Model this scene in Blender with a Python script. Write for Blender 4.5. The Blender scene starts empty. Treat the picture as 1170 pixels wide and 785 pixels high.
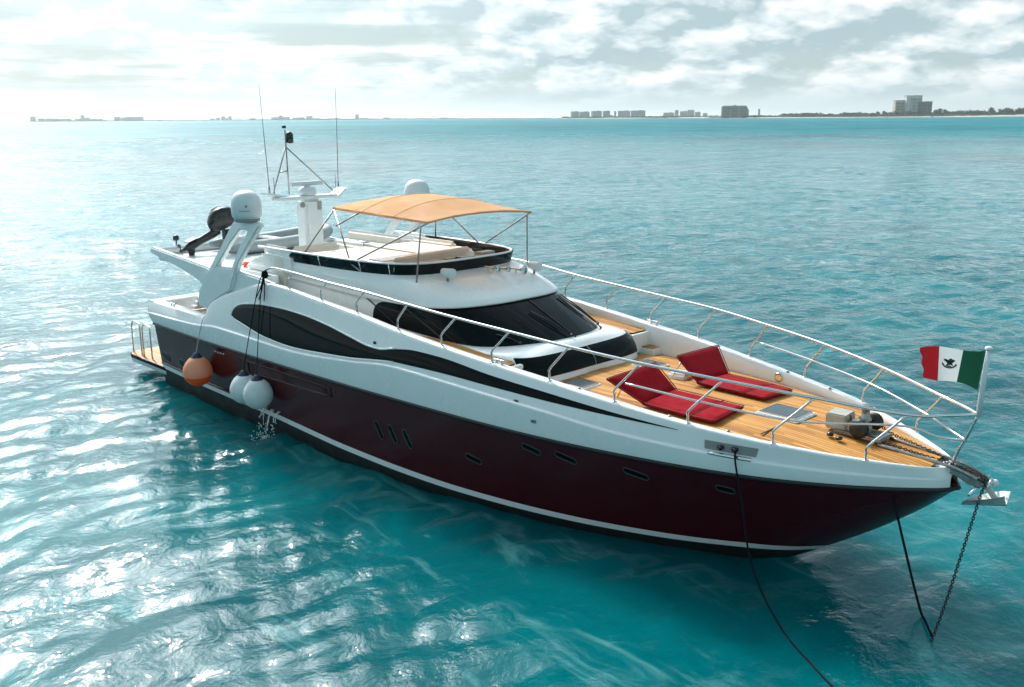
import bpy, bmesh, math, random
import numpy as np
from mathutils import Vector, Matrix
R = math.radians
random.seed(11); rng = np.random.default_rng(7)
scene = bpy.context.scene
COL = scene.collection

# ------------------------------------------------------------------ camera
CAM = Vector((26.2252, -13.1555, 6.85))
cam_d = bpy.data.cameras.new('camera'); cam = bpy.data.objects.new('camera', cam_d); COL.objects.link(cam)
cx = Vector((0.70814, 0.706045, -0.006237)); cy = Vector((-0.158891, 0.167957, 0.972905)); cz = Vector((0.687962, -0.687962, 0.231121))
cam.matrix_world = Matrix(((cx.x, cy.x, cz.x, CAM.x), (cx.y, cy.y, cz.y, CAM.y), (cx.z, cy.z, cz.z, CAM.z), (0, 0, 0, 1)))
cam_d.sensor_width = 36; cam_d.lens = 33.385; cam_d.clip_start = 0.1; cam_d.clip_end = 120000
scene.camera = cam

# ------------------------------------------------------------------ light
SUN_AZ, SUN_EL = 165.0, 41.0
scene.view_settings.view_transform = 'Standard'; scene.view_settings.look = 'None'
scene.view_settings.gamma = 1; scene.view_settings.use_curve_mapping = False
scene.view_settings.exposure = 0.14
SKY_STRENGTH = 0.1
sd = bpy.data.lights.new('sun', 'SUN'); sd.energy = 3.8; sd.angle = R(1.5); sd.color = (1, .95, .88)
sun = bpy.data.objects.new('sun', sd); COL.objects.link(sun)
sv = Vector((math.cos(R(SUN_AZ))*math.cos(R(SUN_EL)), math.sin(R(SUN_AZ))*math.cos(R(SUN_EL)), math.sin(R(SUN_EL))))
sun.rotation_euler = sv.to_track_quat('Z', 'Y').to_euler(); sun.location = (0, 0, 60)

class NT:
    """tiny helper to write node trees"""
    def __init__(s, tree): s.t = tree; s.n = tree.nodes; s.l = tree.links
    def new(s, typ, **k):
        n = s.n.new(typ)
        for a, v in k.items(): setattr(n, a, v)
        return n
    def put(s, sock, v):
        if isinstance(v, bpy.types.NodeSocket): s.l.new(v, sock)
        else:
            if hasattr(sock, 'default_value') and hasattr(sock.default_value, '__len__') and len(sock.default_value) == 4 and hasattr(v, '__len__') and len(v) == 3: v = (*v, 1)
            sock.default_value = v
    def math(s, op, a, b=0.0, c=0.0, clamp=False):
        n = s.new('ShaderNodeMath', operation=op, use_clamp=clamp)
        s.put(n.inputs[0], a); s.put(n.inputs[1], b); s.put(n.inputs[2], c); return n.outputs[0]
    def vmath(s, op, a, b=(0, 0, 0)):
        n = s.new('ShaderNodeVectorMath', operation=op); s.put(n.inputs[0], a); s.put(n.inputs[1], b); return n.outputs[0]
    def noise(s, vec, scale, detail=3, rough=.5, dist=0.0):
        n = s.new('ShaderNodeTexNoise'); s.put(n.inputs['Vector'], vec)
        n.inputs['Scale'].default_value = scale; n.inputs['Detail'].default_value = detail
        n.inputs['Roughness'].default_value = rough; n.inputs['Distortion'].default_value = dist
        return n.outputs['Fac']
    def ramp(s, fac, stops, interp='LINEAR'):
        n = s.new('ShaderNodeValToRGB'); n.color_ramp.interpolation = interp
        e = n.color_ramp.elements
        while len(e) < len(stops): e.new(1.0)
        for el, (p, c) in zip(e, stops):
            el.position = p; el.color = (*c, 1) if hasattr(c, '__len__') else (c, c, c, 1)
        s.put(n.inputs[0], fac); return n.outputs[0]
    def mix(s, f, a, b):
        n = s.new('ShaderNodeMix', data_type='RGBA'); s.put(n.inputs[0], f); s.put(n.inputs[6], a); s.put(n.inputs[7], b); return n.outputs[2]
    def maprange(s, v, a, b, c, d, smooth=False):
        n = s.new('ShaderNodeMapRange'); n.interpolation_type = 'SMOOTHSTEP' if smooth else 'LINEAR'
        s.put(n.inputs[0], v)
        for i, q in enumerate((a, b, c, d)): s.put(n.inputs[i+1], q)
        return n.outputs[0]
    def comb(s, x, y, z):
        n = s.new('ShaderNodeCombineXYZ'); s.put(n.inputs[0], x); s.put(n.inputs[1], y); s.put(n.inputs[2], z); return n.outputs[0]
    def sep(s, v):
        n = s.new('ShaderNodeSeparateXYZ'); s.put(n.inputs[0], v); return n.outputs

# ------------------------------------------------------------------ sky: Nishita with a broken cloud deck
wd = bpy.data.worlds.new('World'); scene.world = wd; wd.use_nodes = True
T = NT(wd.node_tree); T.n.clear()
sky = T.new('ShaderNodeTexSky', sky_type='NISHITA'); sky.sun_disc = False
sky.sun_elevation = R(SUN_EL); sky.sun_rotation = R(90-SUN_AZ); sky.air_density = 1.0; sky.dust_density = 2.0; sky.ozone_density = 1.5
dirv = T.new('ShaderNodeTexCoord').outputs['Generated']
dx, dy, dz = T.sep(dirv)
ang = T.math('ADD', T.math('ARCTAN2', T.math('ADD', T.math('MULTIPLY', dx, -.35837), T.math('MULTIPLY', dy, -.93358)),
             T.math('ADD', T.math('MULTIPLY', dx, -.93358), T.math('MULTIPLY', dy, .35837))), R(159))    # world azimuth, seam opposite the sun
el = T.math('ARCSINE', dz)
elp = T.math('MAXIMUM', el, 0.0)
# compress height so that cloud cells flatten towards the horizon
v = T.math('POWER', elp, .8)
def cloud(du, dv, extra=0.0):
    p = T.comb(T.math('ADD', T.math('MULTIPLY', ang, 7.5), du), T.math('ADD', T.math('MULTIPLY', v, 13.0), dv), extra)
    w = T.noise(p, 2.2, 3, .6)
    p2 = T.vmath('ADD', p, T.comb(T.math('MULTIPLY', w, .5), T.math('MULTIPLY', w, .35), 0.0))
    vo = T.new('ShaderNodeTexVoronoi', feature='F1', voronoi_dimensions='2D'); T.put(vo.inputs['Vector'], p2)
    vo.inputs['Scale'].default_value = 1.5; vo.inputs['Detail'].default_value = 3.0; vo.inputs['Roughness'].default_value = .5; vo.normalize = True
    puff = T.math('SUBTRACT', 1.0, vo.outputs['Distance'])
    return T.math('ADD', T.math('MULTIPLY', puff, .42), T.math('MULTIPLY', T.noise(p, .62, 7, .55), .62))
dotn = T.new('ShaderNodeVectorMath', operation='DOT_PRODUCT'); T.put(dotn.inputs[0], dirv); dotn.inputs[1].default_value = tuple(sv)
d0 = cloud(0, 0); d1 = cloud(.10, .20)
relief = T.math('SUBTRACT', d0, d1)
# long pale streaks in the left half (towards the sun)
streak = T.noise(T.comb(T.math('MULTIPLY', ang, 5.0), T.math('MULTIPLY', v, 60.0), 3.0), .7, 5, .6, .3)
leftm = T.maprange(ang, R(130), R(148), 0, 1, True)
dens = T.mix(leftm, d0, T.math('ADD', T.math('MULTIPLY', streak, .6), T.math('MULTIPLY', d0, .4)))
cover = T.maprange(dens, .455, .595, 0, 1, True)
haze_low = T.maprange(el, R(.5), R(2.6), 1, 0, True)             # the deck closes to a milky band low down
high = T.maprange(el, R(6.5), R(17), 0, 1, True)  # thins the unseen upper deck away from the sun, to darken reflections
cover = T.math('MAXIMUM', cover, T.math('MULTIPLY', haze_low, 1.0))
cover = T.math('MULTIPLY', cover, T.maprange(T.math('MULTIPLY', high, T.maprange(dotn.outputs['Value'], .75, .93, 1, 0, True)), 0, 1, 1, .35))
base_l = T.maprange(relief, -.062, .066, .0, 1.0)
glow = T.maprange(dotn.outputs['Value'], .5, 1.0, 0, 1, True)
cl_r = T.ramp(base_l, [(0, (.40, .53, .575)), (.45, (.63, .735, .765)), (1, (.90, .925, .925))])
cl_l = T.ramp(base_l, [(0, (.64, .76, .80)), (.5, (.77, .86, .89)), (1, (.90, .935, .95))])
cl = T.mix(leftm, cl_r, cl_l)
cl = T.mix(T.math('MULTIPLY', haze_low, .92), cl, T.mix(leftm, (.58, .69, .73, 1), (.76, .85, .875, 1)))
cl = T.vmath('SCALE', cl); cl.node.inputs['Scale'].default_value = 1.0
T.put(cl.node.inputs['Scale'], T.math('MULTIPLY', T.math('ADD', 1.0, T.math('MULTIPLY', glow, .15)), 1.0/SKY_STRENGTH))
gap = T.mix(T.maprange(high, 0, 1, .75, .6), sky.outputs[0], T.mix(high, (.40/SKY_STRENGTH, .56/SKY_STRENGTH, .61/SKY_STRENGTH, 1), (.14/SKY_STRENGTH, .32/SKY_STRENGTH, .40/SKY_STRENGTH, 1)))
final = T.mix(cover, gap, cl)
# unseen sky shaped for reflections and ambient: veil glow round the sun (above the frame), cyan tint opposite
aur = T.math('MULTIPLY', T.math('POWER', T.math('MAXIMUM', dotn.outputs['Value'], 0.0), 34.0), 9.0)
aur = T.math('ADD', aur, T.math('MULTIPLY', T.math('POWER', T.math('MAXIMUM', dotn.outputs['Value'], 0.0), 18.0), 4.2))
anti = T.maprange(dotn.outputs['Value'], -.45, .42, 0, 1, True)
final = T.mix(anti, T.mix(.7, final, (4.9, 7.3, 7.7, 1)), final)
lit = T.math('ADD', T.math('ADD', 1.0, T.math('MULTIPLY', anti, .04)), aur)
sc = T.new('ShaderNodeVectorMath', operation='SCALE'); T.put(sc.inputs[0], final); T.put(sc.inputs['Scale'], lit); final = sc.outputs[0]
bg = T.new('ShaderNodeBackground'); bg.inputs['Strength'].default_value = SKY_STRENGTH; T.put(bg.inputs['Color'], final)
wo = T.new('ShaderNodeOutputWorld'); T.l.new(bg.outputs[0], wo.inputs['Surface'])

# ------------------------------------------------------------------ materials
MATS = {}
def mat(name, col, rough=.4, metal=0.0, spec=.5, coat=0.0, vary=0.0, vscale=3.0, bump=0.0, bscale=40.0, trans=0.0):
    m = bpy.data.materials.new(name); m.use_nodes = True; t = NT(m.node_tree); b = t.n['Principled BSDF']
    pos = t.new('ShaderNodeNewGeometry').outputs['Position']
    if vary:
        n = t.noise(pos, vscale, 5, .6)
        f = t.maprange(n, .3, .7, 1-vary, 1+vary*.4)
        c = t.new('ShaderNodeVectorMath', operation='SCALE'); c.inputs[0].default_value = col[:3]; t.put(c.inputs['Scale'], f)
        t.put(b.inputs['Base Color'], c.outputs[0])
        t.put(b.inputs['Roughness'], t.maprange(n, .3, .7, min(1, rough*1.25), rough*.85))
    else:
        b.inputs['Base Color'].default_value = (*col[:3], 1); b.inputs['Roughness'].default_value = rough
    b.inputs['Metallic'].default_value = metal; b.inputs['Specular IOR Level'].default_value = spec
    b.inputs['Coat Weight'].default_value = coat; b.inputs['Coat Roughness'].default_value = .05
    if bump:
        bn = t.new('ShaderNodeBump'); bn.inputs['Strength'].default_value = bump; bn.inputs['Distance'].default_value = .01
        t.put(bn.inputs['Height'], t.noise(pos, bscale, 3, .6)); t.l.new(bn.outputs[0], b.inputs['Normal'])
    if trans:
        tr = t.new('ShaderNodeBsdfTranslucent'); tr.inputs[0].default_value = (*col[:3], 1)
        mx = t.new('ShaderNodeMixShader'); mx.inputs[0].default_value = trans
        t.l.new(b.outputs[0], mx.inputs[1]); t.l.new(tr.outputs[0], mx.inputs[2])
        t.l.new(mx.outputs[0], t.n['Material Output'].inputs['Surface'])
    MATS[name] = m; return m
gel = mat('white_gelcoat', (.80, .82, .82), .25, coat=.3, vary=.025, vscale=1.2)
gel_seat = mat('cream_gelcoat', (.72, .68, .62), .4, vary=.06)
maroon = mat('maroon_hull_paint', (.058, .004, .008), .2, spec=.3, coat=.08, vary=.10, vscale=1.5)
antifoul = mat('black_antifouling', (.008, .010, .011), .6, vary=.3)
rubber = mat('black_rubber', (.012, .013, .014), .5)
glass = mat('black_tinted_glass', (.001, .004, .005), .03, spec=.11)
glass_d = mat('smoked_acrylic', (.007, .008, .009), .10, spec=.2)
steel = mat('polished_steel', (.70, .70, .70), .13, metal=1.0)
rimm = mat('dull_port_rim', (.06, .07, .07), .35, metal=.5)
steel_d = mat('weathered_steel', (.36, .36, .34), .35, metal=.9, vary=.4, vscale=14)
galv = mat('galvanised_metal', (.58, .59, .58), .5, metal=.25, vary=.2, vscale=9)
chainm = mat('dark_chain_iron', (.045, .045, .045), .5, metal=.6, vary=.4, vscale=30)
navy = mat('navy_plastic', (.010, .016, .05), .5)
orange = mat('orange_vinyl', (.95, .16, .025), .45, vary=.08, vscale=4, trans=.35)
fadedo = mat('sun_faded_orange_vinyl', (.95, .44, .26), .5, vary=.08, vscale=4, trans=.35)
fwhite = mat('scuffed_white_vinyl', (.76, .82, .83), .5, vary=.15, vscale=5, trans=.25)
ropem = mat('dark_rope', (.008, .012, .016), .9, spec=.08, bump=.4, bscale=90)
rope_w = mat('grey_rope', (.35, .37, .37), .8)
redc = mat('red_sunbed_fabric', (.27, .004, .012), .9, spec=.1, vary=.10, vscale=6, bump=.3, bscale=160)
canvas = mat('tan_canvas', (.86, .46, .235), .8, vary=.08, vscale=3, trans=.45, bump=.2, bscale=30)
beige = mat('beige_upholstery', (.66, .61, .54), .65, vary=.08)
greyc = mat('grey_upholstery', (.34, .36, .36), .7)
blackp = mat('black_gloss_plastic', (.010, .011, .013), .25)
greyrub = mat('grey_inflatable_rubber', (.33, .36, .37), .55, vary=.1)
domew = mat('pale_dome_plastic', (.66, .70, .72), .35, vary=.04)
greyp = mat('grey_plastic', (.25, .26, .26), .5)
alu = mat('dull_aluminium_cover', (.42, .41, .36), .5, metal=.25, vary=.2, vscale=6)
fl_g = mat('flag_green_cloth', (.010, .085, .045), .85, trans=.25)
fl_w = mat('flag_white_cloth', (.78, .78, .76), .85, trans=.35)
fl_r = mat('flag_red_cloth', (.55, .010, .020), .85, trans=.3)
fl_e = mat('flag_emblem_ink', (.035, .03, .018), .85)

def teak_mat():
    m = bpy.data.materials.new('teak_planks'); m.use_nodes = True; t = NT(m.node_tree); b = t.n['Principled BSDF']; b.inputs['Specular IOR Level'].default_value = .25
    pos = t.new('ShaderNodeNewGeometry').outputs['Position']; x, y, z = t.sep(pos)
    u = t.math('DIVIDE', y, .062)
    pid = t.math('FLOOR', u); fr = t.math('FRACT', u)
    wn = t.new('ShaderNodeTexWhiteNoise', noise_dimensions='2D')
    t.put(wn.inputs['Vector'], t.comb(pid, t.math('FLOOR', t.math('ADD', t.math('MULTIPLY', x, .45), t.math('MULTIPLY', pid, .37))), 0.0))
    grain = t.noise(t.comb(t.math('MULTIPLY', x, 2.0), t.math('MULTIPLY', y, 45.0), 0.0), 1.5, 5, .6)
    wear = t.noise(pos, .9, 4, .6)
    f = t.math('ADD', t.math('MULTIPLY', wn.outputs['Value'], .35), t.math('ADD', t.math('MULTIPLY', grain, .35), t.math('MULTIPLY', wear, .4)))
    c = t.ramp(f, [(.28, (.24, .095, .018)), (.52, (.50, .225, .052)), (.80, (.66, .36, .12))])
    seam = t.math('LESS_THAN', fr, .13)
    c = t.mix(t.math('MULTIPLY', seam, .85), c, (.05, .035, .02, 1))
    t.put(b.inputs['Base Color'], c); b.inputs['Roughness'].default_value = .55
    return m
teak = teak_mat()

# ------------------------------------------------------------------ mesh helpers
class MB:
    def __init__(s): s.v = []; s.f = []; s.m = []; s.sm = []
    def add(s, vs, fs, smooth=True, mi=0):
        o = len(s.v); s.v += [tuple(map(float, p)) for p in vs]
        for f in fs: s.f.append(tuple(i+o for i in f)); s.m.append(mi); s.sm.append(smooth)
        return s
    def grid(s, rows, smooth=True, close=False, mi=0, flip=False):
        n = len(rows[0]); vs = [p for r in rows for p in r]; fs = []
        for i in range(len(rows)-1):
            for j in range(n if close else n-1):
                k = (j+1) % n
                q = (i*n+j, i*n+k, (i+1)*n+k, (i+1)*n+j)
                fs.append(q[::-1] if flip else q)
        return s.add(vs, fs, smooth, mi)
    def tube(s, pts, r, n=8, caps=True, mi=0, closed=False):
        pts = [Vector(p) for p in pts]; rows = []; N = len(pts); up = None
        for i, p in enumerate(pts):
            if closed: d = (pts[(i+1) % N]-pts[i-1])
            else: d = (pts[min(i+1, N-1)]-pts[max(i-1, 0)])
            d.normalize()
            if up is None: up = d.orthogonal().normalized()
            else:
                up = up-d*up.dot(d)
                up = up.normalized() if up.length > 1e-6 else d.orthogonal().normalized()
            b = d.cross(up); rr = r[i] if hasattr(r, '__len__') else r
            rows.append([p+(up*math.cos(a)+b*math.sin(a))*rr for a in [2*math.pi*k/n for k in range(n)]])
        if closed: rows.append(rows[0])
        s.grid(rows, True, True, mi)
        if caps and not closed:
            s.add(rows[0], [tuple(range(n))[::-1]], False, mi); s.add(rows[-1], [tuple(range(n))], False, mi)
        return s
    def lathe(s, prof, c, axis=(0, 0, 1), n=24, mi=0):
        """prof: list of (radius, height along axis)"""
        ax = Vector(axis).normalized(); u = ax.orthogonal().normalized(); w = ax.cross(u); c = Vector(c)
        rows = [[c+ax*h+(u*math.cos(2*math.pi*k/n)+w*math.sin(2*math.pi*k/n))*max(r, 1e-4) for k in range(n)] for r, h in prof]
        return s.grid(rows, True, True, mi)
    def box(s, c, size, rot=None, bev=.02, mi=0, seg=2):
        bm = bmesh.new(); bmesh.ops.create_cube(bm, size=1)
        bmesh.ops.scale(bm, vec=size, verts=bm.verts)
        if bev: bmesh.ops.bevel(bm, geom=bm.edges[:], offset=min(bev, min(size)*.45), segments=seg, affect='EDGES')
        M = Matrix.Translation(Vector(c)) @ (rot if rot is not None else Matrix.Identity(4))
        bm.transform(M); bm.verts.ensure_lookup_table()
        for i, v_ in enumerate(bm.verts): v_.index = i
        s.add([v_.co for v_ in bm.verts], [tuple(q.index for q in f.verts) for f in bm.faces], False, mi); bm.free(); return s
    def prism(s, outer, y0, y1, hole=None, bev=.02, fn=None, mi=0):
        """polygon in x,z extruded between y0 and y1"""
        bm = bmesh.new(); edges = []
        for loop in [outer]+([hole] if hole else []):
            vs = [bm.verts.new((x, y0, z)) for x, z in loop]
            edges += [bm.edges.new((vs[i], vs[(i+1) % len(vs)])) for i in range(len(vs))]
        r = bmesh.ops.triangle_fill(bm, edges=edges, use_beauty=True)
        if not hole: bmesh.ops.dissolve_faces(bm, faces=bm.faces[:])
        e = bmesh.ops.extrude_face_region(bm, geom=bm.faces[:])
        for g in e['geom']:
            if isinstance(g, bmesh.types.BMVert): g.co.y = y1
        bmesh.ops.recalc_face_normals(bm, faces=bm.faces[:])
        if bev:
            sharp = [ed for ed in bm.edges if len(ed.link_faces) == 2 and ed.calc_face_angle(0) > R(50)]
            bmesh.ops.bevel(bm, geom=sharp, offset=bev, segments=2, affect='EDGES')
        for i, v_ in enumerate(bm.verts): v_.index = i
        s.add([fn(v_.co) if fn else v_.co for v_ in bm.verts], [tuple(q.index for q in f.verts) for f in bm.faces], False, mi); bm.free(); return s
    def pieces(s, mirror=False):
        """split into far-apart pieces: a list of MB"""
        V = s.v+([(x, -y, z) for x, y, z in s.v] if mirror else []); o = len(s.v)
        Fs = s.f+([tuple(i+o for i in f[::-1]) for f in s.f] if mirror else []); M_ = s.m*(2 if mirror else 1); S_ = s.sm*(2 if mirror else 1)
        par = list(range(len(V)))
        def find(i):
            while par[i] != i: par[i] = par[par[i]]; i = par[i]
            return i
        for f in Fs:
            for i in f[1:]: par[find(i)] = find(f[0])
        key = {}
        for i, p in enumerate(V):
            q = tuple(round(c, 4) for c in p); key.setdefault(q, i); par[find(i)] = find(key[q])
        isl = {}
        for i in range(len(V)): isl.setdefault(find(i), []).append(i)
        bb = [(r, np.array([V[i] for i in ids]).min(0), np.array([V[i] for i in ids]).max(0)) for r, ids in isl.items()]
        for a in range(len(bb)):
            for b_ in range(a+1, len(bb)):
                gap = np.maximum(0, np.maximum(bb[a][1]-bb[b_][2], bb[b_][1]-bb[a][2])); sz = max((bb[a][2]-bb[a][1]).max(), (bb[b_][2]-bb[b_][1]).max())
                if np.sqrt((gap**2).sum()) <= max(.02, .5*sz): par[find(bb[a][0])] = find(bb[b_][0])
        out = {}
        for f, m_, s_ in zip(Fs, M_, S_):
            k = find(f[0]); mb = out.setdefault(k, (MB(), {}))
            mb[0].f.append(tuple(mb[1].setdefault(i, len(mb[1])) for i in f)); mb[0].m.append(m_); mb[0].sm.append(s_)
        for mb, mp in out.values(): mb.v = [V[i] for i in mp]
        return [mb for mb, _ in out.values()]
    def split(s, name, mats, parent=None, mirror=False, whole=False):
        if whole:                                                   # one object per side
            s.build(name, mats, parent); t_ = MB(); t_.v = [(x, -y, z) for x, y, z in s.v]; t_.f = [f[::-1] for f in s.f]; t_.m = s.m; t_.sm = s.sm
            return t_.build(name, mats, parent)
        return [mb.build(name, mats, parent) for mb in s.pieces(mirror)][0]
    def build(s, name, mats, parent=None, origin=None, mirror=False, autosmooth=None):
        me = bpy.data.meshes.new(name)
        if mirror:
            o = len(s.v); s.v += [(x, -y, z) for x, y, z in s.v]
            s.f += [tuple(i+o for i in f[::-1]) for f in s.f]; s.m += s.m; s.sm += s.sm
        vs = s.v
        if origin is not None: vs = [(x-origin[0], y-origin[1], z-origin[2]) for x, y, z in vs]
        me.from_pydata(vs, [], s.f)
        if not hasattr(mats, '__len__'): mats = [mats]
        for m in mats: me.materials.append(m)
        me.polygons.foreach_set('material_index', s.m); me.polygons.foreach_set('use_smooth', s.sm)
        bm = bmesh.new(); bm.from_mesh(me)
        bmesh.ops.remove_doubles(bm, verts=bm.verts, dist=1e-5)
        bmesh.ops.recalc_face_normals(bm, faces=bm.faces[:]); bm.to_mesh(me); bm.free()
        if autosmooth: me.set_sharp_from_angle(angle=R(autosmooth))
        o = bpy.data.objects.new(name, me); COL.objects.link(o)
        if origin is not None: o.location = origin; WLOC[name] = origin
        if parent is not None:
            o.parent = parent
            if parent in ROOTS: o.matrix_parent_inverse = Matrix.Translation(-Vector(parent.location))
        return o
WLOC = {}; ROOTS = set()
def tag(o, label, cat, group=None, kind=None):
    o['label'] = label; o['category'] = cat
    if group: o['group'] = group
    if kind: o['kind'] = kind
    return o
def thing(name, loc, label, cat, group=None):
    o = bpy.data.objects.new(name, None); COL.objects.link(o); o.location = loc; o.empty_display_size = .2
    ROOTS.add(o); return tag(o, label, cat, group)
def catmull(pts, n):
    """open smooth curve through pts, n samples per span"""
    P = [np.array(p, float) for p in pts]; P = [2*P[0]-P[1]]+P+[2*P[-1]-P[-2]]; out = []
    for i in range(1, len(P)-2):
        for k in range(n):
            t = k/n; a, b, c, d = P[i-1:i+3]
            out.append(.5*((2*b)+(-a+c)*t+(2*a-5*b+4*c-d)*t*t+(-a+3*b-3*c+d)*t**3))
    out.append(P[-2]); return out
def arc(*a): return catmull(a, 6)
# ------------------------------------------------------------------ sea: one sheet, fine near the boat, out to the horizon
def sea_heights(X, Y, step):
    """sum of short wind waves; a component fades out where the mesh can no longer carry it"""
    g = np.random.default_rng(5)
    Z = np.zeros_like(X); DX = np.zeros_like(X); DY = np.zeros_like(X)
    head = R(192)                                 # waves run from the bow to the stern
    for k in range(90):
        lam = .5*(16.0**(k/89.0))*(.9+.2*g.random())
        th = head+g.normal(0, .55)
        ph = g.random()*6.283
        a = .0042*lam**.80/ (1+ (lam/2.6)**2.0)**.5 * (.6+.8*g.random())
        kk = 6.283/lam; c, s_ = math.cos(th), math.sin(th)
        f = np.clip((lam/np.maximum(step, 1e-3)-2.5)/3.0, 0, 1)
        p = kk*(c*X+s_*Y)+ph
        Z += a*f*np.sin(p); DX -= a*f*c*np.cos(p)*.8; DY -= a*f*s_*np.cos(p)*.8
    # groups: gusty patches with higher and lower waves
    G = .75+.5*(np.sin(X*.11+Y*.07+1)*np.sin(-X*.05+Y*.13+2))
    return Z*G, DX*G, DY*G
va = 135.0
th = np.concatenate([np.linspace(va-180, va-44, 70)[:-1], np.linspace(va-44, va+44, 860), np.linspace(va+44, va+180, 70)[1:]])
rr_ = np.concatenate([[0.3, 1.5, 3, 5], np.geomspace(6.5, 420, 720), np.geomspace(440, 60000, 60)])
TH, RR = np.meshgrid(np.radians(th), rr_)
X = CAM.x+RR*np.cos(TH); Y = CAM.y+RR*np.sin(TH)
dr = np.gradient(rr_)[:, None]+0*TH
step = np.maximum(dr*.8, RR*np.gradient(np.radians(th))[None, :])
Z, DX, DY = sea_heights(X, Y, step)
V = np.stack([X+DX, Y+DY, Z-.05], -1).reshape(-1, 3)
nr, nc = X.shape
I = np.arange(nr*nc).reshape(nr, nc)
F = np.stack([I[:-1, :-1], I[1:, :-1], I[1:, 1:], I[:-1, 1:]], -1).reshape(-1, 4)
me = bpy.data.meshes.new('sea_water')
me.vertices.add(len(V)); me.vertices.foreach_set('co', V.ravel().astype(np.float32))
me.loops.add(F.size); me.loops.foreach_set('vertex_index', F.ravel().astype(np.int32))
me.polygons.add(len(F)); me.polygons.foreach_set('loop_start', np.arange(0, F.size, 4, dtype=np.int32))
me.polygons.foreach_set('use_smooth', np.ones(len(F), bool)); me.update(calc_edges=True)
if me.polygons[1000].normal.z < 0: me.flip_normals()
water = bpy.data.objects.new('sea_water', me); COL.objects.link(water); water['kind'] = 'structure'
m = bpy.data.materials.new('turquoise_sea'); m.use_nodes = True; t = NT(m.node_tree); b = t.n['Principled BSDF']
pos = t.new('ShaderNodeNewGeometry').outputs['Position']; px, py, pz = t.sep(pos)
big = t.noise(t.comb(t.math('MULTIPLY', px, .012), t.math('MULTIPLY', py, .012), 0), 1.0, 4, .55, .4)
mid = t.noise(t.comb(t.math('MULTIPLY', px, .16), t.math('MULTIPLY', py, .16), 1.0), 1.0, 4, .6, .8)
far = t.noise(t.comb(t.math('MULTIPLY', px, .0022), t.math('MULTIPLY', py, .0022), 4.0), 1.0, 3, .5, .2)
base = t.ramp(mid, [(.30, (.000, .060, .074)), (.5, (.000, .093, .109)), (.72, (.001, .146, .163))])
# pale clouds of bubbles and stirred sand just below the surface near the boat
st = t.noise(t.comb(t.math('ADD', t.math('MULTIPLY', px, .35), t.math('MULTIPLY', py, .12)), t.math('MULTIPLY', py, .95), 6.0), 1.0, 6, .62, 1.2)
near = t.maprange(t.math('SQRT', t.math('ADD', t.math('POWER', t.math('SUBTRACT', px, CAM.x), 2.0), t.math('POWER', t.math('SUBTRACT', py, CAM.y), 2.0))), 14, 40, 1, 0, True)
base = t.mix(t.math('MULTIPLY', t.math('MULTIPLY', t.maprange(st, .53, .72, 0, 1, True), near), .55), base, (.10, .30, .31, 1))
# sea-grass beds and sand bars beyond the anchorage
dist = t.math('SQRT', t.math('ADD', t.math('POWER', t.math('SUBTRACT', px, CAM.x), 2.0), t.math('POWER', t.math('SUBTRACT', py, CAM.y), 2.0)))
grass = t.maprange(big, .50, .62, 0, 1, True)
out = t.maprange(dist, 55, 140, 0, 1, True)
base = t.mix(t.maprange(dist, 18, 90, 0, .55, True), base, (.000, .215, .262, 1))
base = t.mix(t.math('MULTIPLY', t.math('MULTIPLY', grass, out), .75), base, (.010, .085, .108, 1))
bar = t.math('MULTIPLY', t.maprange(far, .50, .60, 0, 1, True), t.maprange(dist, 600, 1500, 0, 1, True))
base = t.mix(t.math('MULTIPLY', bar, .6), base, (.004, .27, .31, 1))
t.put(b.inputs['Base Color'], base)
b.inputs['IOR'].default_value = 1.333; b.inputs['Specular IOR Level'].default_value = .40
b.subsurface_method = 'BURLEY'; b.inputs['Subsurface Weight'].default_value = 1.0; b.inputs['Subsurface Radius'].default_value = (.4, 1.0, 1.0); b.inputs['Subsurface Scale'].default_value = 3.2
gust = t.noise(t.comb(t.math('MULTIPLY', px, .030), t.math('MULTIPLY', py, .030), 7.0), 1.0, 6, .68, .5)
t.put(b.inputs['Specular IOR Level'], t.maprange(dist, 25, 300, .48, .16, True))
rf = t.maprange(dist, 40, 600, .03, .42, True)             # unresolved wave slopes widen the reflection with distance
t.put(b.inputs['Roughness'], t.math('MULTIPLY', rf, t.maprange(gust, .3, .7, .75, 1.25)))
n1 = t.noise(t.comb(t.math('MULTIPLY', px, 1.9), t.math('MULTIPLY', py, 1.5), 0), 1.0, 5, .55, .3)
n2 = t.noise(t.comb(t.math('MULTIPLY', px, 8.0), t.math('MULTIPLY', py, 6.0), 2.0), 1.0, 3, .55, .4)
n3 = t.noise(t.comb(t.math('MULTIPLY', px, .42), t.math('MULTIPLY', py, .30), 5.0), 1.0, 5, .62, .3)
far_w = t.maprange(dist, 16, 55, 0, 1, True)
n4 = t.noise(t.comb(t.math('MULTIPLY', px, .13), t.math('MULTIPLY', py, .085), 9.0), 1.0, 5, .62, .3)
far_v = t.maprange(dist, 70, 260, 0, 1, True)
h = t.math('ADD', t.math('MULTIPLY', n1, .072), t.math('MULTIPLY', n2, t.maprange(t.noise(t.comb(t.math('MULTIPLY', px, .38), t.math('MULTIPLY', py, .30), 12.0), 1.0, 3, .6, .5),   .48, .66, .003, .026, True)))
h = t.math('ADD', h, t.math('MULTIPLY', t.math('MULTIPLY', n3, far_w), .75))
h = t.math('ADD', h, t.math('MULTIPLY', t.math('MULTIPLY', n4, far_v), 2.6))
bp = t.new('ShaderNodeBump'); bp.inputs['Strength'].default_value = .8; bp.inputs['Distance'].default_value = 1.0
t.put(bp.inputs['Height'], h); t.l.new(bp.outputs[0], b.inputs['Normal'])
me.materials.append(m)

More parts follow.
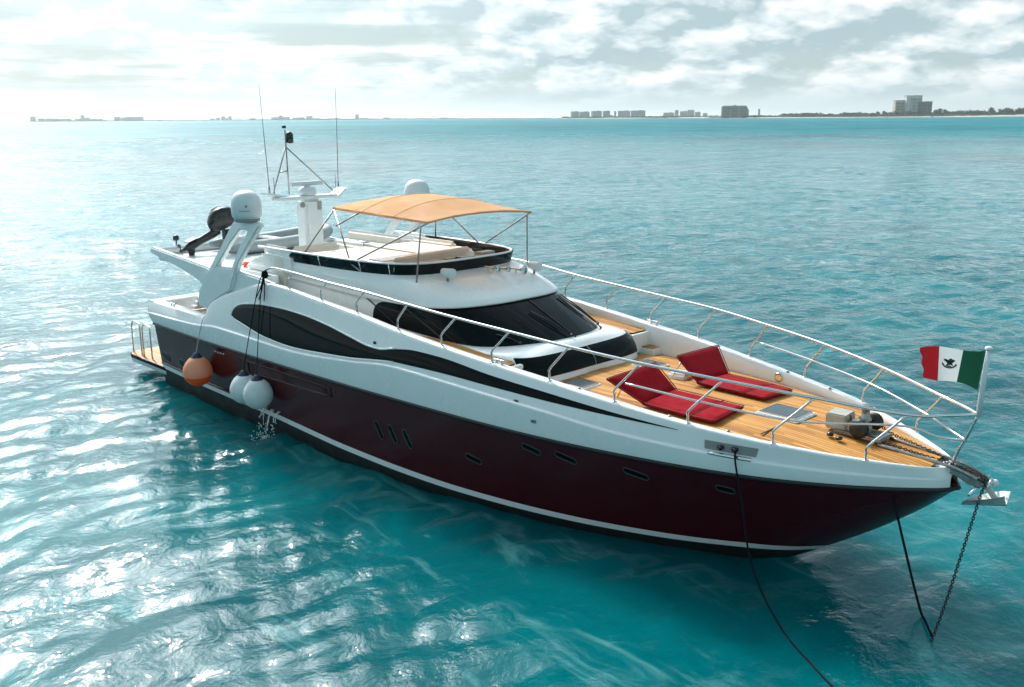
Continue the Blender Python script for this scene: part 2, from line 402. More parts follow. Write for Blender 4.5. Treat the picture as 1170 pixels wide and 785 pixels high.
def pch(tab,x):
    """smooth monotone-ish cubic through a table of (x,y)"""
    X=[a[0] for a in tab];Y=[a[1] for a in tab];n=len(X)
    if x<=X[0]:return Y[0]
    if x>=X[-1]:return Y[-1]
    d=[(Y[i+1]-Y[i])/(X[i+1]-X[i]) for i in range(n-1)]
    def m(i):
        if i==0:return d[0]
        if i==n-1:return d[-1]
        if d[i-1]*d[i]<=0:return 0.
        h0=X[i]-X[i-1];h1=X[i+1]-X[i];w1=2*h1+h0;w2=h1+2*h0
        return (w1+w2)/(w1/d[i-1]+w2/d[i])
    i=0
    while x>X[i+1]:i+=1
    h=X[i+1]-X[i];t=(x-X[i])/h
    return (Y[i]*(1+2*t)*(1-t)**2+h*m(i)*t*(1-t)**2+Y[i+1]*t*t*(3-2*t)+h*m(i+1)*t*t*(t-1))
XS=2.35
ZJ=[(2,1.66),(8,1.68),(14,1.70),(18,1.74),(21.9,1.80)]
YJ=[(2.35,2.56),(4,2.63),(6,2.67),(9,2.66),(11,2.62),(13,2.54),(15,2.43),(16.5,2.27),(17.5,2.1),(18.5,1.88),(19.5,1.58),(20.3,1.22),(21,.80),(21.5,.42),(21.75,.18),(21.85,0)]
YW=[(2.35,2.38),(5,2.48),(7.5,2.52),(10,2.54),(11.5,2.48),(12.9,2.36),(14.8,2.06),(16,1.77),(17,1.46),(18,1.08),(18.7,.74),(19.2,.38),(19.53,0)]
STEM=[(-.8,18.2),(0,19.53),(.36,20.07),(.83,20.74),(1.39,21.43),(1.80,21.85)]
# bulwark top (outer edge half breadth, height)
YT=[(2.0,2.46),(5.3,2.55),(7,2.5),(9,2.44),(11,2.42),(12.4,2.41),(13.6,2.38),(14.8,2.30),(16.06,2.19),(17.3,2.04),(18.5,1.83),(19.75,1.48),(20.9,.89),(21.4,.5),(21.68,.2),(21.78,0)]
ZT=[(1.8,2.2),(5.2,2.2),(5.3,2.42),(5.77,2.73),(6.31,2.93),(7,3.13),(7.6,3.29),(8.2,3.35),(8.8,3.32),(9.9,3.22),(11.15,3.11),(12.4,2.97),(13.6,2.86),(14.8,2.75),(16.06,2.64),(17.3,2.51),(18.5,2.39),(19.75,2.28),(20.87,2.16),(21.8,2.07)]
# height of the knuckle that runs along the topsides
ZK=[(2,1.92),(4.8,2.02),(6,2.12),(9,2.08),(11.2,2.22),(12.4,2.33),(14.2,2.28),(16,2.20),(17.5,2.08),(19,2.03),(20.5,1.98),(21.85,1.93)]
zJ=lambda x:pch(ZJ,x)
def stem(z):return pch(STEM,z)
def hull_pt(s,z):
    """point of the red hull at length fraction s and height z (half breadth)"""
    xe=stem(z); x=XS+s*(xe-XS)
    zj=1.76
    yw=pch(YW,XS+s*(19.53-XS)); yj=pch(YJ,XS+s*(21.85-XS))
    t=max(z,0)/zj; p=1.0+1.0*max(0,(s-.45)/.55)
    y=yw+(yj-yw)*min(1.,t)**p
    if z<0: y*=1+z*.35
    return x,y
def hull_b(x,z):
    s=(x-XS)/(stem(z)-XS)
    if s>1:return 0.
    return hull_pt(max(0,s),z)[1]
def top_b(x,z):
    z0=zJ(x);z1=pch(ZT,x);t=min(1,max(0,(z-z0)/(z1-z0)))
    yj=pch(YJ,x);yt=min(pch(YT,x),yj)
    zk=pch(ZK,x); out=.04*min(1,(21.85-x)/1.5); led=.05*min(1,(21.85-x)/1.2)*min(1,max(0,(x-2.2)/.5))
    z=min(max(z,z0),z1)
    if z1-zk<.12: zk=z1-.12
    if z<=zk:
        u=(z-z0)/(zk-z0); return yj+out*(1-(1-u)**2)
    if z<zk+.022: return yj+out-led*(z-zk)/.022
    u=min(1.,max(0.,(z-zk-.022)/max(1e-6,z1-zk-.022))); ya=yj+out-led; yb=min(yt,ya)
    return ya+(yb-ya)*u**1.3
# ================================================================== THE YACHT
yacht = thing('motor_yacht', (11, 0, 0), 'large motor yacht with dark maroon hull, white topsides and teak foredeck, anchored in turquoise water', 'yacht')
S0 = [(2.3, .44), (7.6, .37), (11, .25), (13, .18), (15, .135), (17, .125), (18.7, .155), (19.8, .21)]      # foot of the white boot stripe
def s0(x): return pch(S0, x)
NS = 90
ss = [1-(1-k/NS)**1.35 for k in range(NS+1)]
def hull_rows(levels):
    rows = []
    for lv in levels:
        row = []
        for s in ss:
            x = XS+s*18.5
            z = lv(x) if callable(lv) else lv
            x, y = hull_pt(s, z); row.append((x, -y, z))
        rows.append(row)
    return rows
def lerp_lv(a, b, t): return lambda x: (a(x) if callable(a) else a)*(1-t)+(b(x) if callable(b) else b)*t
st_top = lambda x: s0(x)+.115
hull = MB()
hull.grid(hull_rows([lerp_lv(st_top, zJ, k/14) for k in range(15)]))
hb = hull.v[:]
# transom
rows = []
for k in range(9):
    z = .55+(1.66-.55)*k/8; y = hull_pt(0, z)[1]; rows.append([(XS, -y, z), (XS, -y*.5, z), (XS, 0, z)])
hull.grid(rows, False)
hull = hull.build('hull', maroon, yacht, mirror=True)
MB().grid(hull_rows([lerp_lv(s0, st_top, k/2) for k in range(3)])).build('boot_stripe', gel, hull, mirror=True)
MB().grid(hull_rows([lerp_lv(-.8, s0, k/6) for k in range(7)])).build('antifouling', antifoul, hull, mirror=True)
# rub rail: a dark half-round with a thin dark line above it
def jline(dz, dy, n=110):
    out = []
    for k in range(n+1):
        x = XS+(21.85-XS)*(1-(1-k/n)**2.2); out.append((x, -(pch(YJ, x)+dy), zJ(x)+dz))
    return out
p = jline(.0, .012); p2 = [(x, -y, z) for x, y, z in p[::-1]]
MB().tube(p+p2[1:], .030, 8).build('rub_rail', rubber, hull)
# the swim platform with its steel handrails
plat = MB()
def platform_outline(z, inset, n=10):
    o = [(2.5, -2.44+inset), (.5, -2.42+inset)]
    for k in range(n+1):
        a = math.pi*.5*k/n; o.append((.42+inset*.7-.36*math.sin(a), -2.06+inset*.0-(.36-inset)*math.cos(a)))
    o += [(x, -y) for x, y in o[::-1]]
    return [(x, y, z) for x, y in o]
plat.grid([platform_outline(.24, .10), platform_outline(.27, .02), platform_outline(.38, 0)], True, True)
plat = plat.build('swim_platform', gel, yacht)
MB().grid([platform_outline(.38, -.004), platform_outline(.47, -.004)], True, True).build('platform_edge', maroon, plat)
o = platform_outline(.475, .02); MB().add(o, [tuple(range(len(o)))], False).build('teak_tread', teak, plat)
for sy in (-1, 1):
    for (x0, x1, yb) in ((.18, .62, 2.25), (.85, 1.25, 2.25)):
        pts = catmull([(x0, sy*yb, .47), (x0, sy*yb, 1.0), (x0+.03, sy*yb, 1.28), (x0+.16, sy*yb, 1.38), (x1, sy*(yb-.02), 1.36), (x1+.08, sy*yb, 1.25), (x1+.1, sy*yb, .47)], 5)
        MB().tube(pts, .022, 8).build('handrail', steel, plat)
# ledge that runs forward from the platform along the hull
pts = [(x, -hull_b(x, .58)-.005, .60-.012*(x-2.4)) for x in np.linspace(2.4, 6.2, 20)]
MB().tube(pts, .035, 8).split('spray_rail', maroon, hull, whole=True)

# hull openings: frame ring + dark pane following the skin
def skin_patch(outline, f, off, name, m, parent, sy=-1, thick=.012, nx=1):
    """flat-ish patch bounded by (x,z) outline lying on half breadth f(x,z), standing off by off"""
    mb = MB(); n = len(outline)
    cxx = sum(a for a, _ in outline)/n; czz = sum(b for _, b in outline)/n
    rows = []
    for sc, o2 in ((0.001, off), (.5, off), (.92, off), (1.0, off-thick)):
        rows.append([(cxx+(x-cxx)*sc, sy*(f(cxx+(x-cxx)*sc, czz+(z-czz)*sc)+o2), czz+(z-czz)*sc) for x, z in outline])
    mb.grid(rows, True, True)
    return mb.build(name, m, parent)
def ring(outline, f, off, r, name, m, parent, sy=-1):
    return MB().tube([(x, sy*(f(x, z)+off), z) for x, z in outline], r, 6, closed=True).build(name, m, parent)
def stadium(x0, z0, x1, z1, r, n=8):
    d = Vector((x1-x0, z1-z0)); a0 = math.atan2(d.y, d.x); out = []
    for k in range(n+1): a = a0+math.pi/2+math.pi*k/n; out.append((x0+r*math.cos(a), z0+r*math.sin(a)))
    for k in range(n+1): a = a0-math.pi/2+math.pi*k/n; out.append((x1+r*math.cos(a), z1+r*math.sin(a)))
    return out
hf = lambda x, z: hull_b(x, min(z, zJ(x)))
def porthole(x0, z0, x1, z1, r, sy):
    o = stadium(x0, z0, x1, z1, r)
    mb = MB(); n = len(o); cxx = (x0+x1)/2; czz = (z0+z1)/2
    rows = [[(cxx+(x-cxx)*sc, sy*(hf(cxx+(x-cxx)*sc, czz+(z-czz)*sc)+.008), czz+(z-czz)*sc) for x, z in o] for sc in (.001, .6, 1)]
    mb.grid(rows, True, True, mi=0)
    mb.tube([(x, sy*(hf(x, z)+.006), z) for x, z in o], .011, 6, closed=True, mi=1)
    mb.build('porthole', [glass, rimm], hull)
for sy in (-1, 1):
    for x in (11.84, 12.24, 12.65): porthole(x+.03, 1.07, x+.155, .83, .058, sy)
    for x0, z0, x1, z1 in ((14.30, .97, 14.56, .92), (15.66, 1.48, 15.93, 1.42), (16.33, 1.48, 16.62, 1.41), (17.56, 1.455, 17.86, 1.395), (19.0, 1.45, 19.16, 1.43)):
        porthole(x0, z0, x1, z1, .052, sy)
    for x in (2.75, 3.75): porthole(x-.09, .83, x+.09, .79, .10, sy)
    # engine room air grille
    mb = MB(); fr = [(7.25, 1.27), (10.45, 1.34), (10.45, 1.52), (7.25, 1.53)]
    e = []
    for (a, b_) in zip(fr, fr[1:]+fr[:1]): e += [(a[0]+(b_[0]-a[0])*k/10, a[1]+(b_[1]-a[1])*k/10) for k in range(10)]
    mb.tube([(x, sy*(hf(x, z)+.006), z) for x, z in e], .018, 6, closed=True, mi=0)
    mb.grid([[(x, sy*(hf(x, z)+.003), z) for x in np.linspace(7.36, 10.32, 16)] for z in (1.30, 1.37, 1.44, 1.495)], mi=2)
    for xa, xb in ((7.4, 8.85), (9.0, 10.3)):
        for k in range(5):
            zt = 1.475-.036*k
            mb.tube([(x, sy*(hf(x, zt)+.004), zt+(-.004)*(x-7.3)) for x in np.linspace(xa, xb, 8)], .009, 6, mi=0)
    mb.build('air_grille', [maroon, rubber, antifoul], hull)
# row of small steel studs aft of the grille
for k in range(4): x = 5.75+.13*k; MB().lathe([(0, .02), (.018, .018), (.02, 0)], (x, -hf(x, 1.5), 1.5), (0, -1, 0), 10).build('vent_stud', steel, hull)

# ------------------------------------------------------------------ white topsides
def top_pt(x, t, aft=True):
    z0 = zJ(x); z1 = pch(ZT, x); z = z0+(z1-z0)*t
    sh = 0
    if x < 4.5: sh = -.42*t*((4.5-x)/2.15)**1.5
    return (x+sh, -top_b(x, z), z)
tx = list(np.arange(XS, 5.2, .19))+[5.22, 5.25, 5.30, 5.38, 5.5, 5.65]+list(np.arange(5.8, 20.4, .16))+list(21.78-(21.78-20.4)*np.linspace(1, 0, 26)**1.6)
topsides = MB()
def tlev(x):
    z0, z1 = zJ(x), pch(ZT, x); zk = min(pch(ZK, x), z1-.12); k = (zk-z0)/(z1-z0); d = .022/(z1-z0)
    return [k*u for u in (0, .05, .12, .25, .45, .65, .85, .95, 1)]+[k+d*.5, k+d]+[k+d+(1-k-d)*u for u in (.04, .12, .25, .4, .55, .7, .82, .92, 1)]
TLV = {x: tlev(x) for x in tx}
topsides.grid([[top_pt(x, TLV[x][j]) for x in tx] for j in range(20)])
# the cap rail and the inner face of the bulwark down to the deck
def deck_z(x):
    if x < 5.2: return 1.62
    if x < 14.9: return pch([(5, 3.0), (8, 2.93), (10, 2.84), (12, 2.77), (13.6, 2.72), (14.9, 2.64)], x)
    return pch([(14.9, 2.19), (15.4, 2.19), (17, 2.20), (18.6, 2.19), (19.75, 2.16), (20.87, 2.09), (21.8, 2.045)], x)
CAPW = [(2.3, .30), (5.2, .28), (5.3, .12), (8, .14), (14.8, .18), (18, .17), (20, .12), (21, .10), (21.78, .0)]
def cap_row(x, j):
    px, py, pz = top_pt(x, 1); w = min(pch(CAPW, x), abs(py)*.98); dz = deck_z(x)-.03
    if j == 0: return (px, py, pz)
    if j == 1: return (px, py+.02*min(1, w*8), pz+.018)
    if j == 2: return (px, py+w*.5, pz+.026)
    if j == 3: return (px, py+w-.02*min(1, w*8), pz+.018)
    if j == 4: return (px, py+w, pz)
    if j == 5: return (px, py+w+.005, pz*.5+dz*.5)
    return (px, py+w+.012, dz)
topsides.grid([[cap_row(x, j) for x in tx] for j in range(7)])
topsides = topsides.build('topsides', gel, yacht, mirror=True)
# blunt white stem head
mb = MB(); rows = []
for k in range(6):
    t = k/5; rows.append([top_pt(x, t) for x in tx[-6:]]+[(a, -b_, c) for a, b_, c in [top_pt(x, t) for x in tx[-6:]][::-1]])
# transom block, closing the cockpit aft
tr = MB()
rows = []
for t in (0, .3, .6, .9, 1.0):
    a = top_pt(XS, t); rows.append([(a[0]-.02, a[1], a[2]), (a[0]-.06, a[1]*.8, a[2]), (a[0]-.1, 0, a[2])])
a = top_pt(XS, 1.0)
for dx_, z in ((.05, 2.23), (.38, 2.23), (.46, 2.15), (.48, 1.6)): rows.append([(a[0]+dx_, a[1], z), (a[0]+dx_-.04, a[1]*.8, z), (a[0]+dx_-.08, 0, z)])
tr.grid(rows, True); tr.build('transom', gel, yacht, mirror=True)

# black swoosh window of the saloon: an eye that tapers into a band
SW_T = [(6.60, 2.50), (6.66, 2.62), (6.8, 2.72), (7.02, 2.79), (7.5, 2.86), (7.96, 2.90), (8.6, 2.91), (9.3, 2.89), (10.27, 2.80), (11.14, 2.67), (11.7, 2.59), (12.0, 2.58), (12.48, 2.66), (13.02, 2.71), (13.6, 2.70), (14.88, 2.58), (16.1, 2.49), (17.34, 2.385), (18.43, 2.305)]
SW_B = [(6.60, 2.50), (6.7, 2.45), (7.13, 2.37), (8.05, 2.22), (9.09, 2.17), (10.38, 2.23), (11.22, 2.29), (11.93, 2.37), (12.5, 2.42), (13.67, 2.43), (14.93, 2.40), (16.14, 2.36), (17.35, 2.325), (18.43, 2.300)]
sxs = [6.6, 6.62, 6.66, 6.72, 6.8, 6.9]+list(np.arange(7.02, 18.4, .14))+[18.43]
for sy in (-1, 1):
    mb = MB(); rows = []
    for k in range(9):
        t = k/8; row = []
        for x in sxs:
            z = pch(SW_B, x)*(1-t)+pch(SW_T, x)*t
            row.append((x, sy*(top_b(x, z)+(.010 if 0 < k < 8 else .004)), z))
        rows.append(row)
    w = mb.grid(rows).build('saloon_window', glass, topsides)
    # raised white lip added round the eye to catch a highlight like a bevelled recess
    lip = [(x, sy*(top_b(x, pch(SW_B, x))+.004), pch(SW_B, x)-.012) for x in sxs if x < 12.6][::-1]+[(x, sy*(top_b(x, pch(SW_T, x))+.004), pch(SW_T, x)+.012) for x in sxs if x < 12.6]
    MB().tube(lip, .02, 8).build('highlight_lip', gel, topsides)
    # small fittings on the topsides
    for (x, z, m_, w_) in ((15.53, 2.25, steel_d, .10), (15.93, 1.99, steel_d, .12), (11.87, 2.68, rubber, .09)):
        MB().box((x, sy*(top_b(x, z)+.002), z), (w_, .02, .06), bev=.012).build('drain_plate', m_, topsides)
    # mooring recess with bollard
    y = lambda x, z: sy*(top_b(x, z)+.006)
    q = [(18.84, 2.225), (18.85, 2.095), (19.57, 2.075), (19.60, 2.21)]
    mb = MB(); qq = []
    for a, b_ in zip(q, q[1:]+q[:1]): qq += [(a[0]+(b_[0]-a[0])*k/6, a[1]+(b_[1]-a[1])*k/6) for k in range(6)]
    n = len(qq)
    mb.grid([[(19.215+(x-19.215)*sc, y(19.215+(x-19.215)*sc, 2.15+(z-2.15)*sc), 2.15+(z-2.15)*sc) for x, z in qq] for sc in (.001, .5, 1)], True, True)
    rec = mb.build('mooring_recess', greyp, topsides)
    mb = MB(); mb.tube([(x, y(x, 2.055)+sy*.03, 2.05-.03*(x-18.9)) for x in np.linspace(18.92, 19.52, 7)], .030, 8); mb.build('chafe_plate', steel, topsides)
    mb = MB()
    for x in (19.1, 19.3): mb.lathe([(.035, 0), (.03, .05), (.045, .07), (0, .09)], (x, y(x, 2.15), 2.15), (0, sy, .2), 12)
    mb.split('bollard', blackp, topsides)

# ------------------------------------------------------------------ decks
def deck_sheet(x0, x1, n, yin, name, m, z_off=0.0, camber=0.0, parent=yacht):
    mb = MB(); rows = []
    for x in np.linspace(x0, x1, n):
        px, py, pz = top_pt(x, 1); yo = abs(py)-min(pch(CAPW, x), abs(py)*.98)-.02
        yi = yin(x) if callable(yin) else yin
        yo = max(yo, yi+.001)
        rows.append([(x, -(yo+(yi-yo)*k/8), deck_z(x)+z_off+camber*(1-((yo+(yi-yo)*k/8)/max(pch(YT, x), .3))**2)) for k in range(9)])
    return mb.grid(rows, True).build(name, m, parent, mirror=True) if yin == 0.0 else mb.grid(rows, True).split(name, m, parent, whole=True)
deck_sheet(15.0, 21.55, 60, 0.0, 'foredeck', teak, camber=.10)
mb = MB(); rows = []
MB().grid([[(x, -y, deck_z(x)+z) for x in np.linspace(21.45, 21.76, 8)] for y, z in ((.16, .03), (.08, .055), (0, .06))]).build('stem_plate', gel, yacht, mirror=True)
hin = lambda x: pch([(5.3, 1.9), (8, 1.9), (10, 1.84), (12, 1.66), (13.6, 1.54), (14.3, 1.5), (14.9, 1.7)], x)
deck_sheet(6.2, 14.82, 60, hin, 'side_deck', teak)
# white riser and step from the side deck down to the foredeck
mb = MB()
for sy in (-1, 1):
    mb.box((14.86, sy*1.86, 2.42), (.10, .62, .40), bev=.015)
    mb.box((15.06, sy*1.98, 2.26), (.36, .34, .16), bev=.015)
mb.split('deck_step', gel, yacht)
mb = MB()
for sy in (-1, 1): mb.box((15.06, sy*1.98, 2.345), (.30, .28, .012), bev=.003)
mb.split('step_tread', teak, yacht)
# cockpit sole and the bulkhead with its glass door
MB().add([(2.3, -2.25, 1.61), (6.5, -2.25, 1.61), (6.5, 2.25, 1.61), (2.3, 2.25, 1.61)], [(0, 1, 2, 3)], False).build('cockpit_sole', teak, yacht)
MB().box((6.45, 0, 2.5), (.08, 4.6, 1.75), bev=.01).build('aft_bulkhead', gel, yacht)
MB().box((6.39, 0, 2.45), (.02, 2.6, 1.6), bev=.01).build('saloon_door', glass, yacht)
mb = MB()
for k in range(5): mb.box((2.55+.16*k, -1.35, 1.78+.13*k), (.22, .7, .05+.02*k), bev=.02)
mb.box((3.3, -1.15, 2.0), (.5, .5, .8), bev=.05)
mb.build('cockpit_stair', gel, yacht)
MB().box((3.15, .7, 1.9), (.7, 2.0, .5), bev=.08).build('cockpit_sofa', gel_seat, yacht)
# ------------------------------------------------------------------ deckhouse
def lv(pts, n=12):
    P = [np.array(p) for p in catmull(pts, n)]
    for _ in range(40):                                   # fair the curve, mirrored about the centre line
        Q = P+[P[-2]*np.array([1, -1, 1])]
        P = [P[0]]+[Q[i]*.5+(Q[i-1]+Q[i+1])*.25 for i in range(1, len(P))]
    P[-1][1] = 0
    return [Vector(p) for p in P]
L1 = lv([(6.3, 1.96, 3.10), (8.0, 1.95, 3.05), (10, 1.88, 2.95), (11.5, 1.78, 2.83), (12.8, 1.65, 2.735), (13.7, 1.56, 2.715), (14.3, 1.25, 2.77), (14.68, .65, 2.81), (14.8, 0, 2.83)])
L2 = lv([(6.3, 1.93, 3.50), (7.6, 1.92, 3.46), (9.5, 1.87, 3.37), (10.8, 1.78, 3.31), (11.8, 1.69, 3.30), (12.6, 1.58, 3.32), (13.1, 1.28, 3.36), (13.4, .65, 3.39), (13.47, 0, 3.41)])
L4 = lv([(6.9, 1.96, 3.82), (8.0, 1.95, 3.82), (9, 1.92, 3.82), (10, 1.85, 3.82), (10.7, 1.76, 3.82), (11.4, 1.60, 3.825), (11.85, 1.20, 3.835), (12.0, .6, 3.845), (12.03, 0, 3.85)])
NL = len(L1)
def out2(p, q, r, d):
    """horizontal outward offset of a level curve at index"""
    t = (q-r); t.z = 0; t.normalize(); n = Vector((t.y, -t.x, 0)); n = n if (n.x*.3+n.y) >= 0 or p.x > 13 else -n
    if n.y < -.05: n = -n
    return p+n*d
def offset(L, d, dz=0):
    o = []
    for i, p in enumerate(L):
        a = L[min(i+1, len(L)-1)]; b_ = L[max(i-1, 0)]
        t = (a-b_); t.z = 0; t.normalize()
        n = Vector((-t.y, t.x, 0))
        if n.y < 0 or (i == len(L)-1 and n.x < 0): n = -n
        if i == len(L)-1: n = Vector((1, 0, 0))
        o.append(p+n*d+Vector((0, 0, dz)))
    return o
house = MB()
L0 = [Vector((p.x, p.y+.02, min(p.z, 2.1 if p.x > 13 else deck_z(p.x)-.1))) for p in offset(L1, .02)]
# wall L0..L1..L2, brow lip, roof up to the coaming
brow_w = [.55+.45*max(0., min(1., (p.x-9.5)/3.0)) for p in L2]
lip_o = [a.lerp(b_, w) for a, b_, w in zip(L2, offset(L2, .06, .0), brow_w)]
lip_t = [p+Vector((0, 0, .05)) for p in lip_o]
def roofrow(t):
    row = []
    for i in range(NL):
        a = lip_t[i]; c = L4[i]; p = a.lerp(c, t)
        bul = math.sin(math.pi*t)*.06
        f = max(0, min(1, (a.x-11.5)/1.5))
        p = p+Vector((0, 0, bul*f)) + Vector((0, .05*(1-f)*math.sin(math.pi*t), 0))
        row.append(p)
    return row
def wallrow(t):
    return [a.lerp(c, t)+Vector((0, 0, 0)) for a, c in zip(L1, L2)]
rows = [L0]+[wallrow(k/5) for k in range(6)]
house.grid(rows)
house.grid([L2, lip_o, [p+Vector((0, 0, .02)) for p in offset(lip_o, .012)], lip_t]+[roofrow(k/10) for k in range(1, 11)])
house = house.build('deckhouse', gel, yacht, mirror=True)

# wrap-round black glazing: windscreen plus the pointed side windows
GX = 10.95                                            # aft tip of the side window
def glass_row(t, off):
    a_ = offset(L1, off); b_ = offset(L2, off)
    return [p.lerp(q, t) for p, q in zip(a_, b_)]
fine = 1
def refine(row):
    return list(row)
g0 = refine(glass_row(.015, .014)); g1 = refine(glass_row(.985, .014))
rows = []
i0 = next(i for i, p in enumerate(g0) if p.x > GX)
n = len(g0)
def tip(x):  # upper limit of the glass near its rounded aft end
    u = max(0, min(1, (x-GX)/1.25)); return (1-(1-u)**2.2)**.9
for k in range(11):
    t = k/10
    rows.append([g0[i].lerp(g1[i], .02+.98*max(.0, tip(g0[i].x))*t) for i in range(i0, n)])
wind = MB().grid(rows).build('windscreen', glass, house, mirror=True)
# pillars / mullions seen as thin lines in the glass
mb = MB()
for xq, w in ((11.75, .02), (12.95, .03), (13.25, .015)):
    i = min(range(n), key=lambda j: abs(g0[j].x-xq))
    a_ = g0[i]; b_ = g1[max(0, i-3)]
    pts = [a_.lerp(b_, k/8)+Vector((0, .006, .004)) for k in range(9)]
    mb.tube(pts, w*.6, 6)
mb.tube([g0[-1].lerp(g1[-1], k/8)+Vector((.006, 0, .005)) for k in range(9)], .012, 6)
mb.split('glazing_bar', rubber, wind, mirror=True)
# white sill line under the windscreen
MB().tube([p+Vector((0, 0, -.015)) for p in refine(offset(L1, .02)) if p.x > 13.2], .018, 6).build('windscreen_sill', gel, house, mirror=True)
# wipers lying on the glass
def on_glass(y, t):
    """point on the windscreen: y side, t up the glass"""
    best = min(range(n), key=lambda j: abs(g0[j].lerp(g1[j], t).y-abs(y))+(0 if g0[j].x > 13.6 else 9))
    p = g0[best].lerp(g1[best], t); return Vector((p.x+.035, math.copysign(p.y, y) if y else 0.0, p.z+.035))
for (ya, ta, yb, tb_) in ((-.1, .03, -.35, .72), (1.12, .05, .95, .9), (1.25, .05, 1.08, .9), (-1.1, .03, -1.28, .28)):
    p, q = on_glass(ya, ta), on_glass(yb, tb_)
    mb = MB(); mb.tube([p, p.lerp(q, .5)+Vector((.02, 0, .02)), q], .012, 6)
    mb.tube([p.lerp(q, .35)+Vector((.0, .04, -.01)), q+Vector((0, .04, -.01))], .010, 6)
    mb.lathe([(0, .03), (.03, .02), (.03, 0)], p, (.6, 0, .8), 10)
    mb.build('wiper', rubber, wind)

# ------------------------------------------------------------------ trunk cabin with its curved skylight
T0 = lv([(12.9, 1.60, 2.735), (13.7, 1.57, 2.72), (14.35, 1.30, 2.775), (14.70, .75, 2.815), (14.79, .3, 2.83), (14.81, 0, 2.83)])
T1 = lv([(12.9, 1.68, 2.69), (13.9, 1.70, 2.69), (14.72, 1.60, 2.70), (14.95, 1.1, 2.705), (15.0, .5, 2.71), (15.01, 0, 2.71)])
T2 = lv([(12.9, 1.72, 2.25), (14.1, 1.76, 2.28), (15.00, 1.66, 2.30), (15.24, 1.1, 2.33), (15.28, .5, 2.34), (15.28, 0, 2.34)])
T3 = offset(T2, .03, -.16)
trunk = MB()
def trow(t):
    r = []
    for a, c in zip(T1, T2):
        p = a.lerp(c, t); d = Vector((1, .35, .6)); r.append(p+d*.05*math.sin(math.pi*t))
    return r
def t01(t): return [a.lerp(c, t)+Vector((0, 0, .025*math.sin(math.pi*t))) for a, c in zip(T0, T1)]
trunk.grid([t01(k/4) for k in range(5)]+[trow(k/8) for k in range(1, 9)]+[T3])
trunk = trunk.build('trunk_cabin', gel, yacht, mirror=True)
rows = []
i1 = next(i for i, p in enumerate(T1) if p.x > 14.62)
for k in range(11):
    t = .03+.88*k/10; r = trow(t)
    row = [p+Vector((.012, .002, .010)) for p in r[i1:]]
    # rounded outer end
    ins = .0+.10*(abs(2*(k/10)-1))**3
    for j in range(len(row)):
        f = 1-j/(len(row)-1); row[j] = row[j]+(row[min(j+1, len(row)-1)]-row[j])*ins*3*f**3
    rows.append(row)
MB().grid(rows).build('skylight', glass, trunk, mirror=True)
edge = [r[0]+Vector((.004, .012, .004)) for r in rows]
MB().tube(edge, .022, 8).split('skylight_rim', gel, trunk, whole=True)

# ------------------------------------------------------------------ flybridge
wing = MB()
wing_out = [(2.28, 3.49), (2.2, 3.57), (2.32, 3.66), (3.9, 3.54), (5.43, 3.42), (6.6, 3.50), (7.6, 3.44), (8.15, 3.37), (8.25, 3.2), (7.2, 2.75), (5.3, 2.5), (5.0, 2.85), (4.8, 3.05), (3.81, 3.26)]
for sy in (-1, 1): MB().prism(wing_out, sy*2.43, sy*2.28, bev=.035).build('flybridge_wing', gel, yacht)
# deck slab of the aft flybridge, its edge coaming and the floor inside the bridge
fly = MB()
fly.box((4.95, 0, 3.37), (5.2, 4.56, .14), bev=.03)
fly.box((2.40, 0, 3.52), (.16, 4.6, .22), bev=.06)
fly = fly.build('flybridge_deck', gel, yacht)
MB().box((9.7, 0, 3.50), (4.2, 3.2, .10), bev=.01).build('bridge_sole', greyp, yacht)
# radar arch plates: two legs joined below the dome, one each side
arch_o = [(4.82, 2.46), (4.90, 2.85), (5.43, 3.38), (6.10, 4.06), (6.62, 4.60), (6.78, 4.66), (7.72, 4.66), (7.80, 4.60), (7.66, 4.50), (7.2, 4.06), (6.84, 3.71), (6.60, 3.32), (6.42, 3.03), (6.05, 2.86), (5.7, 2.70), (5.35, 2.44)]
arch_h = [(5.85, 3.52), (6.45, 4.10), (6.93, 4.46), (7.28, 4.46), (6.85, 4.02), (6.55, 3.56)]
for sy in (-1, 1):
    mb = MB(); mb.prism(arch_o, -2.52, -2.36, hole=arch_h, bev=.035, fn=lambda c: (c.x, sy*abs(c.y)*1.0-sy*max(0, c.z-3.4)*.06, c.z))
    ar = mb.build('radar_arch', gel, yacht)
    c = (7.26, sy*2.42, 4.66)
    mb = MB(); mb.lathe([(0, 0), (.25, 0), (.28, .03), (.28, .06), (.25, .08)], c, n=32, mi=1)
    mb.lathe([(.26, .075), (.31, .11), (.325, .18), (.33, .34), (.32, .45), (.285, .55), (.225, .625), (.15, .665), (.07, .682), (0, .685)], c, n=36)
    d = mb.build('satellite_dome', [domew, greyp], ar)
    mb = MB()
    aa = -.95
    for (da, zz, w, hh) in ((.42, .36, .05, .05), (.0, .26, .03, .02), (.12, .26, .03, .02), (.24, .26, .03, .02), (.36, .26, .03, .02), (.48, .26, .03, .02), (.60, .26, .03, .02)):
        a_ = aa+da
        mb.box((c[0]+.328*math.cos(a_), c[1]+.328*math.sin(a_), c[2]+zz), (.01, w, hh), Matrix.Rotation(a_, 4, 'Z'), bev=.002)
    if sy < 0: mb.split('dome_marking', greyp, d)
